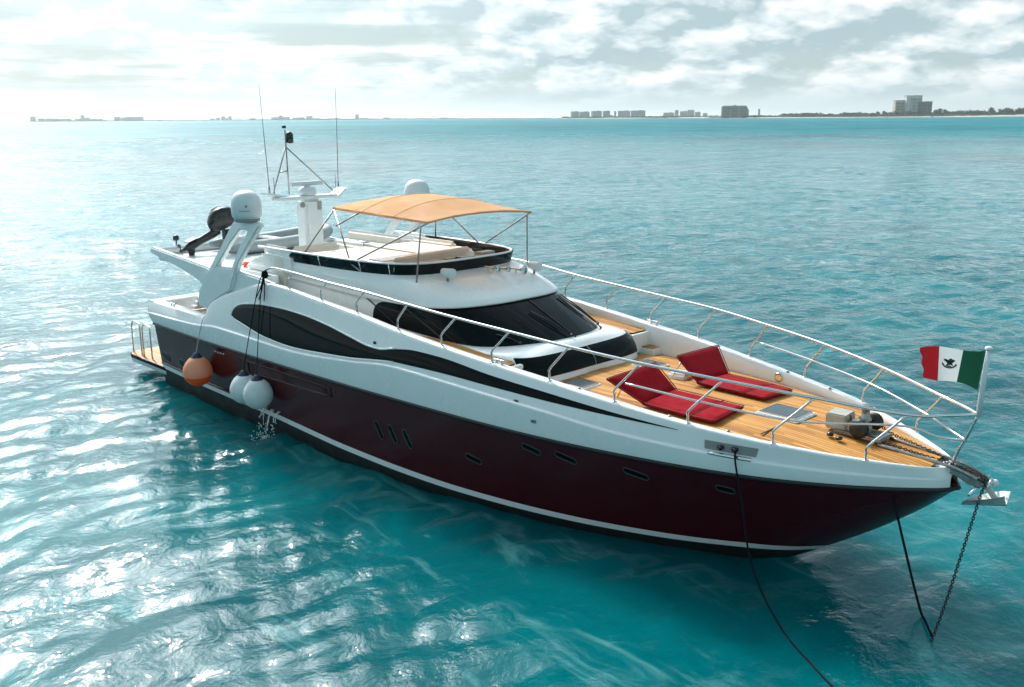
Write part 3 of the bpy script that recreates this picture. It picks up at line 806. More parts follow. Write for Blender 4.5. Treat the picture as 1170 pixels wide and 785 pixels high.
# black coaming strip round the bridge: outer smoked screen, white cap, inner face
C0 = offset(L4, .004); C1 = offset(L4, .055, .215); C2 = offset(L4, -.04, .225); C3 = offset(L4, -.09, -.30)
co = MB().grid([offset(L4, -.03, -.04), [p+Vector((0, 0, -.012)) for p in offset(L4, .015)], offset(L4, .015)]).grid([C3, [p+Vector((0, 0, -.16)) for p in C2]]).build('bridge_coaming', gel, yacht, mirror=True)
i2 = next(i for i, p in enumerate(L4) if p.x > 8.15)
rows = []
for k in range(6):
    t = k/5; row = [C0[i].lerp(C1[i], t) for i in range(i2, NL)]
    row[0] = row[0]+(row[2]-row[0])*(abs(2*t-1)**2)*.9
    row[1] = row[1]+(row[2]-row[1])*(abs(2*t-1)**3)*.6
    rows.append(row)
scr = MB().grid(rows)
scr.grid([[p+Vector((0, 0, -.17)) for p in offset(L4, -.05)[i2:]] if False else [Vector((p.x, p.y, p.z-.24)) for p in offset(L4, -.05, .225)[i2:]], offset(L4, -.039, .225)[i2:]])
scr = scr.build('bridge_screen', glass_d, co, mirror=True)
MB().tube([(a+b_)/2+Vector((0, 0, .0)) for a, b_ in zip(C1, C2)], .03, 8).build('coaming_cap', gel, co, mirror=True)
# pale reflections of frame joints: two screen joints each side
mb = MB()
for xq in (9.3, 10.55, 11.3):
    i = min(range(NL), key=lambda j: abs(L4[j].x-xq)); mb.tube([C0[i]+Vector((.01, .01, 0)), C1[i]+Vector((.01, .012, 0))], .012, 6)
mb.split('screen_joint', steel, scr, mirror=True)
# the black plastic strip ends aft in a white shoulder
mb = MB()
for sy in (-1, 1): mb.box((7.75, sy*1.88, 3.74), (1.3, .30, .54), bev=.10, seg=4)
mb.split('coaming_shoulder', gel, co)

# seating, helm and sunpad on the bridge
def part(name, m, boxes, parent=yacht):
    mb = MB()
    for c, s_, rz, bv in boxes: mb.box(c, s_, Matrix.Rotation(rz, 4, 'Z'), bev=bv, seg=3)
    return mb.split(name, m, parent)
hs = part('helm_console', greyc, [((11.45, -.75, 3.84), (.5, .9, .34), 0, .08)])
part('instrument_panel', blackp, [((11.42, .28, 3.86), (.35, .5, .30), 0, .06)], hs)
part('helm_seat', greyc, [((11.2, .05, 3.80), (.3, .45, .36), 0, .08)])
part('helm_seat', greyc, [((11.3, .95, 3.86), (.42, .6, .36), 0, .10)])
part('sunpad_cover', beige, [((9.15, -.75, 3.78), (2.0, 1.7, .36), 0, .08), ((9.15, .95, 3.76), (2.0, 1.5, .36), 0, .08)])
part('bridge_bar', gel, [((10.45, -.1, 3.80), (.55, 2.6, .42), 0, .05)])
part('sunpad_back', beige, [((10.80, -.10, 3.93), (.10, 2.3, .30), .12, .03)])
part('aft_settee', gel_seat, [((6.75, -1.15, 3.62), (1.0, .55, .36), 0, .09), ((7.1, -.55, 3.62), (.45, .9, .36), 0, .09), ((6.75, -1.42, 3.82), (1.0, .16, .34), 0, .07), ((7.28, -.7, 3.83), (.16, 1.3, .34), 0, .07)])
part('aft_settee', gel_seat, [((6.6, 1.2, 3.62), (2.2, .6, .36), 0, .09), ((6.6, 1.5, 3.85), (2.2, .16, .36), 0, .07), ((8.9, 1.55, 3.85), (1.5, .2, .4), 0, .07)])
part('deck_locker', gel_seat, [((7.82, -1.82, 3.55), (.42, .44, .72), 0, .05)])
# white wall of the bridge seen from the side deck
part('bridge_bulwark', gel, [((7.2, -2.18, 3.32), (1.6, .05, .40), 0, .02), ((7.2, 2.18, 3.32), (1.6, .05, .40), 0, .02)])
# a small steel wheel and throttle by the screen aft of the mast
mb = MB(); mb.tube([(6.9, .95, 3.5), (6.9, .95, 3.85)], .02, 8); mb.lathe([(.02, 0), (.17, .02), (.17, .04), (.02, .05)], (6.9, .95, 3.84), (.1, 0, 1), 20)
mb.build('side_table', steel, yacht)

# ------------------------------------------------------------------ mast
mast = MB()
mast.box((5.88, .10, 4.22), (.52, .52, 1.5), bev=.10, seg=4)
mast = mast.build('mast', gel, yacht)
mb = MB(); mb.box((5.95, -.05, 4.985), (.42, 1.70, .075), bev=.03)
mb.box((5.95, .93, 5.06), (.44, .32, .05), Matrix.Rotation(R(38), 4, 'X'), bev=.02)
mb.box((5.80, -.80, 5.06), (.40, .62, .06), Matrix.Rotation(R(-12), 4, 'X'), bev=.02)
mb.build('crosstree', gel, mast)
mb = MB(); mb.lathe([(.16, 0), (.22, .03), (.22, .14), (.17, .20), (.06, .22), (0, .22)], (5.95, .02, 5.02), n=24); mb.build('radar_dome', domew, mast)
mb = MB(); mb.box((5.95, .02, 5.31), (.16, .95, .10), bev=.04); mb.lathe([(.07, 0), (.07, .06)], (5.95, .02, 5.22), n=14); mb.build('radar_scanner', domew, mast)
mb = MB(); mb.box((6.15, .22, 4.78), (.03, .12, .22), bev=.01); mb.build('steaming_light', alu, mast)
MB().lathe([(0, .06), (.06, .05), (.07, 0)], (6.0, -.16, 4.80), (.3, -1, 0), 14).build('deck_speaker', greyp, mast)
fr = MB()
for p, q in (((5.7, -.36, 6.60), (5.70, -.34, 5.05)), ((5.7, -.37, 6.20), (5.72, -.80, 5.08)), ((5.7, -.36, 6.20), (5.9, .80, 5.10)), ((5.68, -.58, 5.60), (5.7, -.35, 5.62))): fr.tube([p, q], .017, 8)
fr = fr.build('light_mast', steel_d, mast)
MB().lathe([(.05, 0), (.05, .06), (0, .07)], (5.7, -.38, 6.64), n=14).build('anchor_light', blackp, fr)
mb = MB(); mb.lathe([(.03, 0), (.09, .02), (.09, .22), (.05, .27), (0, .28)], (5.7, -.24, 6.28), n=16); mb.build('navigation_light', blackp, fr)
for (y0, z0, y1, z1) in ((-.90, 5.06, -.98, 7.66), (1.10, 5.06, 1.17, 7.6)):
    mb = MB(); mb.tube([(5.72, y0, z0), (5.72, y0, z0+.22)], .022, 8); mb.tube([(5.72, y0, z0+.2), (5.71, (y0+y1)/2, (z0+z1)/2), (5.69, y1, z1)], [.011, .009, .005], 6)
    mb.build('whip_antenna', greyp, mast)
for y in (-.78, 1.0):
    MB().tube([(5.75, y, 5.06), (5.75, y, 5.5)], [.012, .006], 6).build('stub_antenna', greyp, mast)

seamm = mat('canvas_seam', (.62, .30, .14), .8)
# ------------------------------------------------------------------ bimini
bim = bpy.data.objects.new('bimini', None); COL.objects.link(bim); bim.parent = yacht; bim.matrix_parent_inverse = Matrix.Translation(-Vector(yacht.location))
BX0, BX1, BW = 9.10, 12.25, 1.42
def canopy_z(x, y):
    u = (x-BX0)/(BX1-BX0); e = 5.02-.09*u
    # three bows carry the cloth: it sags between them
    sag = -.022*abs(math.sin(math.pi*u*3))
    prof = pch([(0, .10), (.15, .22), (.45, .29), (.7, .25), (.9, .14), (1, .09)], u)
    return e+prof*(1-(abs(y)/BW)**2.2)+sag*(1-(y/BW)**2)
rows = []
for x in np.linspace(BX0, BX1, 37):
    rows.append([(x, y, canopy_z(x, y)) for y in np.linspace(-BW, BW, 29)])
mb = MB().grid(rows)
# rolled hem
hem = [(BX0+(BX1-BX0)*k/20, -BW-.004, canopy_z(BX0+(BX1-BX0)*k/20, BW)-.05) for k in range(21)]
for sy in (-1, 1):
    mb.grid([[(x, sy*BW, canopy_z(x, BW)) for x in np.linspace(BX0, BX1, 21)], [(x, sy*(BW+.01), canopy_z(x, BW)-.045) for x in np.linspace(BX0, BX1, 21)]])
mb.grid([[(BX0, y, canopy_z(BX0, y)) for y in np.linspace(-BW, BW, 21)], [(BX0-.015, y, canopy_z(BX0, y)-.06) for y in np.linspace(-BW, BW, 21)]])
mb.grid([[(BX1, y, canopy_z(BX1, y)) for y in np.linspace(-BW, BW, 21)], [(BX1+.01, y, canopy_z(BX1, y)-.03) for y in np.linspace(-BW, BW, 21)]])
mb.build('canopy', canvas, bim)
for xs_ in (BX0+1.05, BX0+2.1):
    MB().tube([(xs_, y, canopy_z(xs_, y)+.001) for y in np.linspace(-BW, BW, 25)], .007, 5).build('canopy_seam', seamm, bim)
def pole(pts, r=.017): MB().tube(pts, r, 8).build('frame_pole', steel_d, bim)
for sy in (-1, 1):
    hub = (10.25, sy*1.84, 3.98)
    pole([(BX0+.05, sy*(BW-.0), 4.98), (8.55, sy*1.90, 3.95)])
    pole([(BX0+.05, sy*BW, 4.97), hub]); pole([hub, (10.55, sy*1.82, 3.84)])
    pole([(BX1-.02, sy*(BW+.0), 4.90), hub])
    pole([(BX0+1.0, sy*BW, 4.98), (9.46, sy*1.60, 4.66)])
    pole([(12.08, sy*1.47, 4.82), (12.0, sy*1.55, 3.74)])
# bows under the cloth
for x in (BX0+.05, BX0+1.05, BX0+2.1, BX1-.03):
    pole([(x, y, canopy_z(x, y)-.03) for y in np.linspace(-BW, BW, 15)], .015)

# ------------------------------------------------------------------ lamps and horns on the roof
def roof_z(x, y):
    best = None
    for r in [roofrow(k/10) for k in range(11)]:
        for p in r:
            d = (p.x-x)**2+(p.y-abs(y))**2
            if best is None or d < best[0]: best = (d, p.z)
    return best[1]
for (x, y) in ((12.35, -1.05), (12.62, 1.12)):
    z = roof_z(x, y)
    mb = MB(); mb.tube([(x, y, z-.02), (x, y, z+.1)], .025, 8, mi=1)
    mb.lathe([(0, -.14), (.07, -.13), (.085, -.02), (.105, .10), (.105, .14), (.09, .15), (0, .15)], (x, y, z+.15), (.93, .15, -.1), 20)
    mb.build('searchlight', [domew, greyp], yacht)
for (x, y, r_) in ((12.5, .05, .05), (12.55, .30, .035), (12.68, .62, .07)):
    z = roof_z(x, y)
    mb = MB(); mb.tube([(x-.1, y, z-.01), (x-.1, y, z+.10)], .018, 8)
    mb.lathe([(.02, -.25), (.022, -.05), (.03, .05), (r_+.02, .13), (r_+.025, .14), (.015, .10)], (x, y, z+.12), (1, 0, 0), 16)
    mb.build('horn', steel, yacht)
# ------------------------------------------------------------------ bow rail
RT = [(22.0, 0, 2.90), (21.75, .25, 2.89), (21.29, .61, 2.88), (20.18, 1.12, 3.0), (18.96, 1.55, 3.11), (17.7, 1.87, 3.20), (16.45, 2.10, 3.29), (15.2, 2.19, 3.36), (13.94, 2.27, 3.43), (12.68, 2.33, 3.51), (11.48, 2.42, 3.61), (10.28, 2.45, 3.66), (9.06, 2.45, 3.72), (8.35, 2.45, 3.74), (8.05, 2.45, 3.70), (7.86, 2.45, 3.58), (7.84, 2.45, 3.32)]
SB = [20.87, 19.75, 18.53, 17.3, 16.06, 14.82, 13.6, 12.4, 11.12, 9.92, 8.73]
top = catmull(RT, 8)
rail = MB()
full = [(p[0], p[1], p[2]) for p in top[::-1]]+[(p[0], -p[1], p[2]) for p in top[1:]]
rail = rail.tube(full, .024, 10).build('bow_rail', steel, yacht)
mid = catmull([(21.88, 0, 2.50), (21.6, .2, 2.53), (21.12, .42, 2.64), (20.0, 1.26, 2.65), (18.75, 1.67, 2.75), (17.47, 1.93, 2.85)], 8)
MB().tube([(p[0], p[1], p[2]) for p in mid[::-1]]+[(p[0], -p[1], p[2]) for p in mid[1:]], .016, 8).build('mid_rail', steel, rail)
for sy in (-1, 1):
    for i, xb in enumerate(SB):
        tp = RT[2+i]; yb = pch(YT, xb)-.06; zb = pch(ZT, xb)+.01
        a = Vector((xb, sy*yb, zb)); b_ = Vector((tp[0], sy*tp[1], tp[2]))
        k = a+Vector((.02, sy*.01, .22))
        mb = MB().tube(catmull([a, a+Vector((0, 0, .12)), k, a.lerp(b_, .6)+Vector((.0, sy*.02, .07)), b_], 4), .019, 8)
        mb.lathe([(.045, 0), (.045, .012), (.02, .02)], a, n=12)
        mb.build('stanchion', steel, rail)
# pulpit leg and the flagstaff on the stem
mb = MB().tube(catmull([(21.72, 0, 2.07), (21.78, 0, 2.3), (21.88, 0, 2.55), (22.0, 0, 2.90)], 5), .022, 8); mb.lathe([(.05, 0), (.05, .015), (.02, .02)], (21.72, 0, 2.07), n=12); mb.build('stanchion', steel, rail)
mb = MB().tube([(22.0, 0, 2.86), (22.015, 0, 3.3), (22.04, 0, 3.83)], [.034, .033, .03], 10); mb.lathe([(.03, 0), (.05, .01), (.05, .04), (.03, .055), (0, .056)], (22.04, 0, 3.80), n=14)
mb.build('flagstaff', domew, yacht)
# cleats on the cap rail
mb = MB()
def cleat(x, sy, parent=yacht):
    y = sy*(pch(YT, x)-.10); z = pch(ZT, x)+.025
    mb = MB()
    for d in (-.07, .07): mb.lathe([(.022, 0), (.018, .06)], (x+d, y, z), n=10)
    mb.tube([(x-.17, y, z+.075), (x-.08, y, z+.06), (x+.08, y, z+.06), (x+.17, y, z+.075)], .018, 8)
    mb.build('cleat', steel, parent)
for sy in (-1, 1):
    cleat(14.95, sy); cleat(3.2, sy)
    for x in (16.6, 18.2, 19.1):
        MB().lathe([(.03, 0), (.028, .02), (0, .022)], (x, sy*(pch(YT, x)-.12), pch(ZT, x)+.022), n=12).build('deck_filler', steel_d, yacht)
# round speaker in the port bulwark
for sy in (-1, 1):
    MB().lathe([(.075, 0), (.085, .012), (.06, .02), (0, .012)], (18.05, sy*(pch(YT, 18.05)-pch(CAPW, 18.05)-.012), 2.33), (0, -sy, 0), 20).build('bulwark_light', steel, yacht)

# ------------------------------------------------------------------ hatches in the foredeck
def fz(x, y): return deck_z(x)+.10*(1-(y/max(pch(YT, x), .3))**2)
def hatch(cx_, cy_, w, l, m_lid=glass_d, rz=0):
    z = fz(cx_, cy_)-.018
    h_ = MB().box((cx_, cy_, z+.02), (l+.12, w+.12, .05), Matrix.Rotation(rz, 4, 'Z'), bev=.02).build('deck_hatch', gel, yacht)
    MB().box((cx_, cy_, z+.048), (l, w, .04), Matrix.Rotation(rz, 4, 'Z'), bev=.02).build('hatch_lid', m_lid, h_)
    mb = MB()
    for sy in (-1, 1): mb.box((cx_, cy_+sy*w*.5, z+.046), (l, .03, .045), Matrix.Rotation(rz, 4, 'Z'), bev=.008)
    for sx in (-1, 1): mb.box((cx_+sx*l*.5, cy_, z+.046), (.03, w+.03, .045), Matrix.Rotation(rz, 4, 'Z'), bev=.008)
    mb.build('hatch_frame', steel, h_)
skyl = mat('grey_hatch_acrylic', (.07, .09, .10), .08)
hatch(19.15, .02, .52, .62, skyl)
hatch(15.78, .98, .42, .44, skyl); hatch(15.72, -.95, .42, .44, skyl)
part('deck_seat_base', gel, [((16.72, .62, 2.32), (.36, .34, .16), .2, .04), ((16.72, -.62, 2.30), (.3, .34, .12), .2, .04)])
# king plank and margin seams of the foredeck
mb = MB()
for xq in (19.35, 20.55):
    mb.box((xq, -.75 if xq < 20 else -.5, fz(xq, -.7)+.003), (.03, .62 if xq < 20 else .3, .006), bev=0)
mb.split('deck_seam', rubber, yacht)

# ------------------------------------------------------------------ windlass and bow roller
wl = bpy.data.objects.new('windlass', None); COL.objects.link(wl); wl.parent = yacht; wl.matrix_parent_inverse = Matrix.Translation(-Vector(yacht.location))
zb = 2.25
MB().box((20.06, .0, zb+.15), (.32, .36, .24), Matrix.Rotation(R(4), 4, 'Z'), bev=.02).build('motor_cover', alu, wl)
mb = MB().box((20.42, 0, zb+.02), (.75, .44, .05), bev=.02); mb.box((20.36, -.02, zb+.10), (.34, .26, .20), bev=.05)
mb.build('gearbox', steel_d, wl)
mb = MB().lathe([(.09, 0), (.10, .03), (.06, .07), (.055, .15), (.10, .20), (.10, .225), (.05, .235), (0, .235)], (20.40, .10, zb+.19), n=20); mb.build('capstan_drum', steel_d, wl)
mb = MB()
for y in (.29, -.20): mb.lathe([(0, -.05), (.13, -.05), (.135, -.03), (.09, -.01), (.09, .01), (.135, .03), (.13, .05), (0, .05)], (20.45, y, zb+.13), (0, 1, 0), 20)
mb.split('gypsy', chainm, wl)
mb = MB().tube([(20.3, -.16, zb+.22), (20.34, -.25, zb+.30), (20.34, -.28, zb+.33)], .014, 6); mb.lathe([(0, 0), (.05, .01), (.05, .05), (0, .06)], (20.12, -.42, zb-.0), n=12)
mb.lathe([(0, 0), (.05, .01), (.05, .04), (0, .05)], (20.28, -.46, zb-.01), n=12); mb.split('foot_switch', blackp, wl)
br = bpy.data.objects.new('bow_roller', None); COL.objects.link(br); br.parent = yacht; br.matrix_parent_inverse = Matrix.Translation(-Vector(yacht.location))
for y in (-.14, .14):
    mb = MB().tube(catmull([(20.75, y*1.5, 2.215), (21.3, y*1.2, 2.17), (21.8, y, 2.12), (22.12, y*.9, 2.03)], 5), .026, 8); mb.build('side_rail', steel_d, br)
mb = MB()
for y in (-.12, .12): mb.prism([(21.72, 2.10), (21.78, 2.04), (22.0, 1.93), (22.17, 1.92), (22.2, 1.98), (22.08, 2.05)], y-.012, y+.012, bev=.004)
mb.box((21.75, 0, 2.03), (.5, .24, .02), Matrix.Rotation(R(14), 4, 'Y'), bev=.004); mb.split('cheek_plate', steel_d, br)
mb = MB().lathe([(0, -.11), (.07, -.11), (.04, 0), (.07, .11), (0, .11)], (22.12, 0, 1.97), (0, 1, 0), 16); mb.build('roller', rubber, br)
MB().tube([(22.1, -.34, 1.86), (22.12, 0, 1.93), (22.14, .30, 1.98)], .016, 8).build('roller_pin', steel, br)

# ------------------------------------------------------------------ chains: real links
def chain(name, path, label, link=.052, r=.0075, w=.017, sub=None):
    P = catmull(path, 30); P = [Vector(p) for p in P]
    d = [0]
    for a, b_ in zip(P, P[1:]): d.append(d[-1]+(b_-a).length)
    L = d[-1]; n = int(L/(link*.72)); mb = MB()
    for k in range(n):
        s_ = L*k/n; i = max(j for j in range(len(d)) if d[j] <= s_+1e-9); i = min(i, len(P)-2)
        f = (s_-d[i])/max(1e-9, d[i+1]-d[i]); c = P[i].lerp(P[i+1], f); ax = (P[i+1]-P[i]).normalized()
        u = ax.orthogonal().normalized(); v_ = ax.cross(u); a_ = (k % 2)*math.pi/2+.4
        u2 = u*math.cos(a_)+v_*math.sin(a_)
        loop = []
        for q in range(10):
            t_ = 2*math.pi*q/10; loop.append(c+ax*math.cos(t_)*link*.5+u2*math.sin(t_)*w)
        mb.tube(loop, r, 5, closed=True)
    o = mb.build(name, chainm, origin=tuple(P[-1])); return tag(o, label, 'chain', 'anchor chains at the bow')
chain('anchor_chain', [(20.47, -.20, 2.385), (20.7, -.17, 2.28), (21.2, -.08, 2.19), (21.8, -.02, 2.11), (22.12, 0, 2.05), (22.19, -.02, 1.96), (22.17, -.10, 1.78), (22.13, -.45, 1.05), (22.11, -.80, .45), (22.09, -1.10, .02), (22.07, -1.3, -.3)], 'dark chain running from the windlass over the bow roller down into the water')
chain('anchor_chain', [(20.47, .29, 2.385), (20.75, .26, 2.27), (21.1, .20, 2.22), (21.45, .13, 2.17), (21.65, .09, 2.135)], 'short dark chain on the teak from the port side of the windlass to the stem')

# ------------------------------------------------------------------ anchor hanging on the roller
an = thing('anchor', (22.3, 0, 1.6), 'pale galvanised plough anchor stowed on the bow roller at the stem', 'anchor')
mb = MB().prism([(21.75, 2.00), (22.15, 1.90), (22.28, 1.74), (22.36, 1.78), (22.2, 1.96), (21.8, 2.06)], .03, .06, bev=.008); mb.build('shank', galv, an)
rows = []
for k in range(13):
    u = k/12; x = 21.90+.58*u; wv = .02+.17*math.sin(min(1, u*1.25)*math.pi/2)*(1 if u < .8 else (1-(u-.8)*2.2))
    row = []
    for j in range(9):
        s_ = j/4-1; row.append((x, .0+s_*wv, 1.58+.15*u+.16*abs(s_)**1.3*u**.5))
    rows.append(row)
mb = MB().grid(rows); mb.grid([[(a, b_, c-.02) for a, b_, c in r] for r in rows]); mb.build('fluke', galv, an)
MB().tube([(22.26, -.12, 1.96), (22.26, .0, 2.05), (22.24, .14, 1.98)], .014, 6).build('shackle', steel, an)
MB().lathe([(0, -.04), (.045, -.03), (.05, 0), (.045, .03), (0, .04)], (22.30, .02, 1.99), (0, 1, 0), 12).build('swivel', fwhite, an)

# ------------------------------------------------------------------ ropes
def rope(name, path, r, m, label, n=10, org=None):
    P = catmull(path, n); o = MB().tube(P, r, 7).build(name, m, origin=org or tuple(P[0])); return tag(o, label, 'rope', 'mooring ropes into the water')
rope('mooring_rope', [(19.30, -1.58, 2.16), (19.33, -1.71, 2.13), (19.36, -1.76, 2.03), (19.42, -1.76, 1.76), (19.54, -1.80, 1.40), (19.76, -1.92, .75), (20.12, -2.13, .36), (20.60, -2.46, .17), (20.9, -2.65, .11), (21.25, -2.86, .09), (21.55, -3.05, .08), (22.0, -3.3, .07), (22.5, -3.55, .06)], .015, ropem, 'dark rope running out of the mooring recess and curving down into the water ahead')
rope('mooring_rope', [(21.10, -.46, 1.62), (21.17, -.50, 1.55), (21.35, -.52, 1.05), (21.55, -.55, .5), (21.72, -.58, .08), (21.85, -.75, .06), (22.07, -1.06, .04)], .018, ropem, 'thin dark rope dropping steeply from under the bow flare into the water')

# ------------------------------------------------------------------ flag
FX, FZ = 22.0, 3.80
def flag_pt(u, v_):
    """u along the fly 0..1 (towards the stern), v down the hoist 0..1"""
    L = .82; H_ = .56
    wob = .05*math.sin(u*7.0+v_*1.0)*(.25+u); 
    x = FX+.012-.055*v_*1.0*(1-u) - L*u*.95 - .02*v_*u
    y = -.02-.20*u+wob
    z = FZ-.005-H_*v_*(1-.30*u)-.055*u*u-.03*math.sin(u*6.5)*(1-v_)+.035*math.sin(u*5.0)*v_
    x += .10*u*u*(v_-.25)-.012*u**6*math.sin(v_*15)
    return (x, y, z)
fl = thing('flag', (FX, 0, 2.95), 'green, white and red flag with a dark eagle emblem flying from the bow flagstaff', 'flag')
for (nm, u0, u1, m_) in (('green_stripe', 0, .345, fl_g), ('white_stripe', .345, .675, fl_w), ('red_stripe', .675, 1, fl_r)):
    rows = [[flag_pt(u0+(u1-u0)*a/12, b_/16) for a in range(13)] for b_ in range(17)]
    o = MB().grid(rows).build(nm, m_, fl)
    if nm == 'white_stripe': wst = o
# emblem: an eagle over a half wreath, printed on both faces
def ell(cx_, cy_, a, b_, rot=0, n=14):
    return [(cx_+a*math.cos(t_)*math.cos(rot)-b_*math.sin(t_)*math.sin(rot), cy_+a*math.cos(t_)*math.sin(rot)+b_*math.sin(t_)*math.cos(rot)) for t_ in [2*math.pi*k/n for k in range(n)]]
shapes = [ell(.0, .10, .30, .42, .5), ell(-.28, .30, .20, .50, 1.0), ell(.30, .28, .16, .42, -.7), ell(.12, .58, .20, .17), [(.30, .60), (.52, .50), (.30, .46)], ell(-.20, -.30, .10, .32, -.5), ell(.30, -.18, .08, .26, .6)]
for k in range(11):
    a_ = math.pi*(1.08+.84*k/10); shapes.append(ell(.82*math.cos(a_), .05+.82*math.sin(a_), .17, .09, a_+math.pi/2+.4, 8))
shapes.append(ell(0, -.52, .32, .10))
mb = MB()
for off in (-.005, .005):
    for sh in shapes:
        pts = []
        for (a, b_) in sh:
            p = flag_pt(.505+a*-.125, .45-b_*.185); pts.append((p[0], p[1]+off, p[2]))
        mb.add(pts, [tuple(range(len(pts)))], False)
mb.build('emblem', fl_e, wst)

pipem = mat('red_piping', (.16, .003, .008), .7)
# ------------------------------------------------------------------ red sunbeds on the foredeck
for sy, lab in ((-1, 'red sunbed with raised backrest on the starboard side of the teak foredeck, nearer the camera'), (1, 'red sunbed with raised backrest on the port side of the foredeck, beside the inner bulwark')):
    sb = thing('sunbed', (17.9, sy*.78, 2.28), lab, 'sunbed', 'red sunbeds on the foredeck')
    def cushion(q, th, nm, n=10):
        """q: four corners (inner a, outer a, outer b, inner b); soft pillow of thickness th"""
        A, B_, C_, D_ = [Vector(p) for p in q]; nrm = ((B_-A).cross(D_-A)).normalized()
        if nrm.z < 0: nrm = -nrm
        mb = MB()
        def P(u, v_, s_):
            p = A.lerp(B_, u).lerp(D_.lerp(C_, u), v_)
            e = min(1, min(u, 1-u)*9, min(v_, 1-v_)*11)
            e = max(0., e)**.5
            return p+nrm*(th*.5+s_*th*.5*e)
        us = [0, .02, .06, .12]+[.2+.1*k for k in range(7)]+[.88, .94, .98, 1]
        for s_ in (1, -1): mb.grid([[P(u, v_, s_) for u in us] for v_ in us])
        edge = [P(u, v_, 0) for u, v_ in [(k/8, 0) for k in range(8)]+[(1, k/8) for k in range(8)]+[(1-k/8, 1) for k in range(8)]+[(0, 1-k/8) for k in range(8)]]
        c_ = mb.build(nm, redc, sb)
        MB().tube([p+nrm*th*.32 for p in edge], .009, 6, closed=True).build('piping', pipem, c_)
        return c_
    zz = lambda x, y: fz(x, y)+.008
    yo = 1.24
    cushion([(17.27, sy*.31, zz(17.27, .31)), (17.27, sy*yo, zz(17.27, yo)), (18.22, sy*yo, zz(18.22, yo)), (18.22, sy*.31, zz(18.22, .31))], .10, 'seat_cushion')
    cushion([(18.225, sy*.31, zz(18.22, .31)), (18.225, sy*yo, zz(18.22, yo)), (18.62, sy*1.19, zz(18.62, 1.2)), (18.60, sy*.31, zz(18.6, .31))], .095, 'foot_cushion')
    cushion([(17.26, sy*.31, zz(17.26, .31)+.03), (17.30, sy*1.26, zz(17.3, 1.25)+.03), (16.80, sy*1.62, 2.69), (16.80, sy*.31, 2.72)], .085, 'backrest')
    mb = MB()
    for y in (.45, 1.1): mb.tube([(16.86, sy*y, 2.66), (16.66, sy*y, fz(16.66, y)+.01)], .013, 6)
    mb.split('backrest_strut', steel, sb)

# ------------------------------------------------------------------ fenders
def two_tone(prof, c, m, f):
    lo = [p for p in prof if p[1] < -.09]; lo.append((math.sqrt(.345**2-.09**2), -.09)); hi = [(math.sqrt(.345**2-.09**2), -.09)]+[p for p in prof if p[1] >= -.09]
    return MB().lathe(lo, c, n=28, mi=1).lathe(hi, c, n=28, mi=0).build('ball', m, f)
def fender(x, zc, r, m, label, top_pt_, rope_m, grp='ball fenders hanging on the hull'):
    y = -(hull_b(x, zc)+r+.015)
    f = thing('ball_fender', (x, y, zc-r), label, 'fender', grp)
    prof = []
    for k in range(19):
        a = -math.pi/2+math.pi*k/18
        rr = r*math.cos(a); zz_ = r*math.sin(a)
        if a > .2: zz_ = zz_*(1+.16*math.sin((a-.2)/(math.pi/2-.2)*math.pi/2)); rr = rr*(1-.02*(a-.2))
        prof.append((rr, zz_))
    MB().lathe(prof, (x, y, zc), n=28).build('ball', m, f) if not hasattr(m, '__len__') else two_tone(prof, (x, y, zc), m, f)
    zt = zc+r*1.02
    MB().lathe([(r*.47, -r*.10), (r*.40, .01), (r*.28, r*.14), (r*.20, r*.30), (.03, r*.36), (0, r*.36)], (x, y, zt), n=20).build('cap', navy, f)
    tx_, ty_, tz_ = top_pt_
    P = catmull([(x, y, zt+r*.3), (x+(tx_-x)*.45, y+(ty_-y)*.45-.02, zt+r*.3+(tz_-zt-r*.3)*.45), (tx_, ty_, tz_), (tx_, ty_+.2, tz_+.04)], 6)
    MB().tube(P, .010, 6).build('fender_rope', rope_m, f)
    return f
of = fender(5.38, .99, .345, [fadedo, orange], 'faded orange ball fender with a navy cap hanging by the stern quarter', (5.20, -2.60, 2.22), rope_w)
f1 = fender(7.55, .98, .325, fwhite, 'white ball fender hanging amidships, the one nearer the stern', (7.88, -2.56, 3.46), ropem)
f2 = fender(8.12, .98, .325, fwhite, 'white ball fender hanging amidships, the one nearer the bow', (7.98, -2.56, 3.48), ropem)
kn = MB().lathe([(0, -.09), (.06, -.07), (.075, 0), (.06, .07), (0, .09)], (7.93, -2.47, 3.56), n=12)
for dx_ in (-.12, -.05, .06): kn.tube(catmull([(7.93, -2.49, 3.55), (7.93+dx_, -2.53, 3.25), (7.9+dx_*2.0, -2.58, 3.0)], 5), .012, 6)
tag(kn.build('rope_knot', ropem, origin=(7.93, -2.47, 3.47)), 'dark knot with loose tails tied round the aft end of the side rail', 'knot')

# ------------------------------------------------------------------ cooling water running out of the hull
mb = MB(); g = random.Random(3)
for k in range(11):
    x = (7.8, 8.08, 8.32)[k % 3]+g.uniform(-.05, .05); z0 = .55; y0 = -(hull_b(x, .5)+.01); sp = g.uniform(.7, 1.15)
    cut = g.uniform(.35, .8)
    P = [(x+.14*t_+.03*math.sin(7*t_+k)+g.gauss(0, .006), y0-.36*t_*sp, z0-.62*t_*t_) for t_ in np.linspace(0, cut, 9)]
    mb.tube(P, [.004+.007*abs(math.sin(2.3*q+k)) for q in range(9)], 5)
    for q in range(9):
        t_ = g.uniform(cut, 1.02); rr_d = g.uniform(.005, .016)
        c_d = (x+.14*t_+g.gauss(0, .03), y0-.36*t_*sp+g.gauss(0, .02), max(.0, z0-.62*t_*t_))
        mb.lathe([(0, -rr_d*1.6), (rr_d, 0), (0, rr_d*1.6)], c_d, n=6)
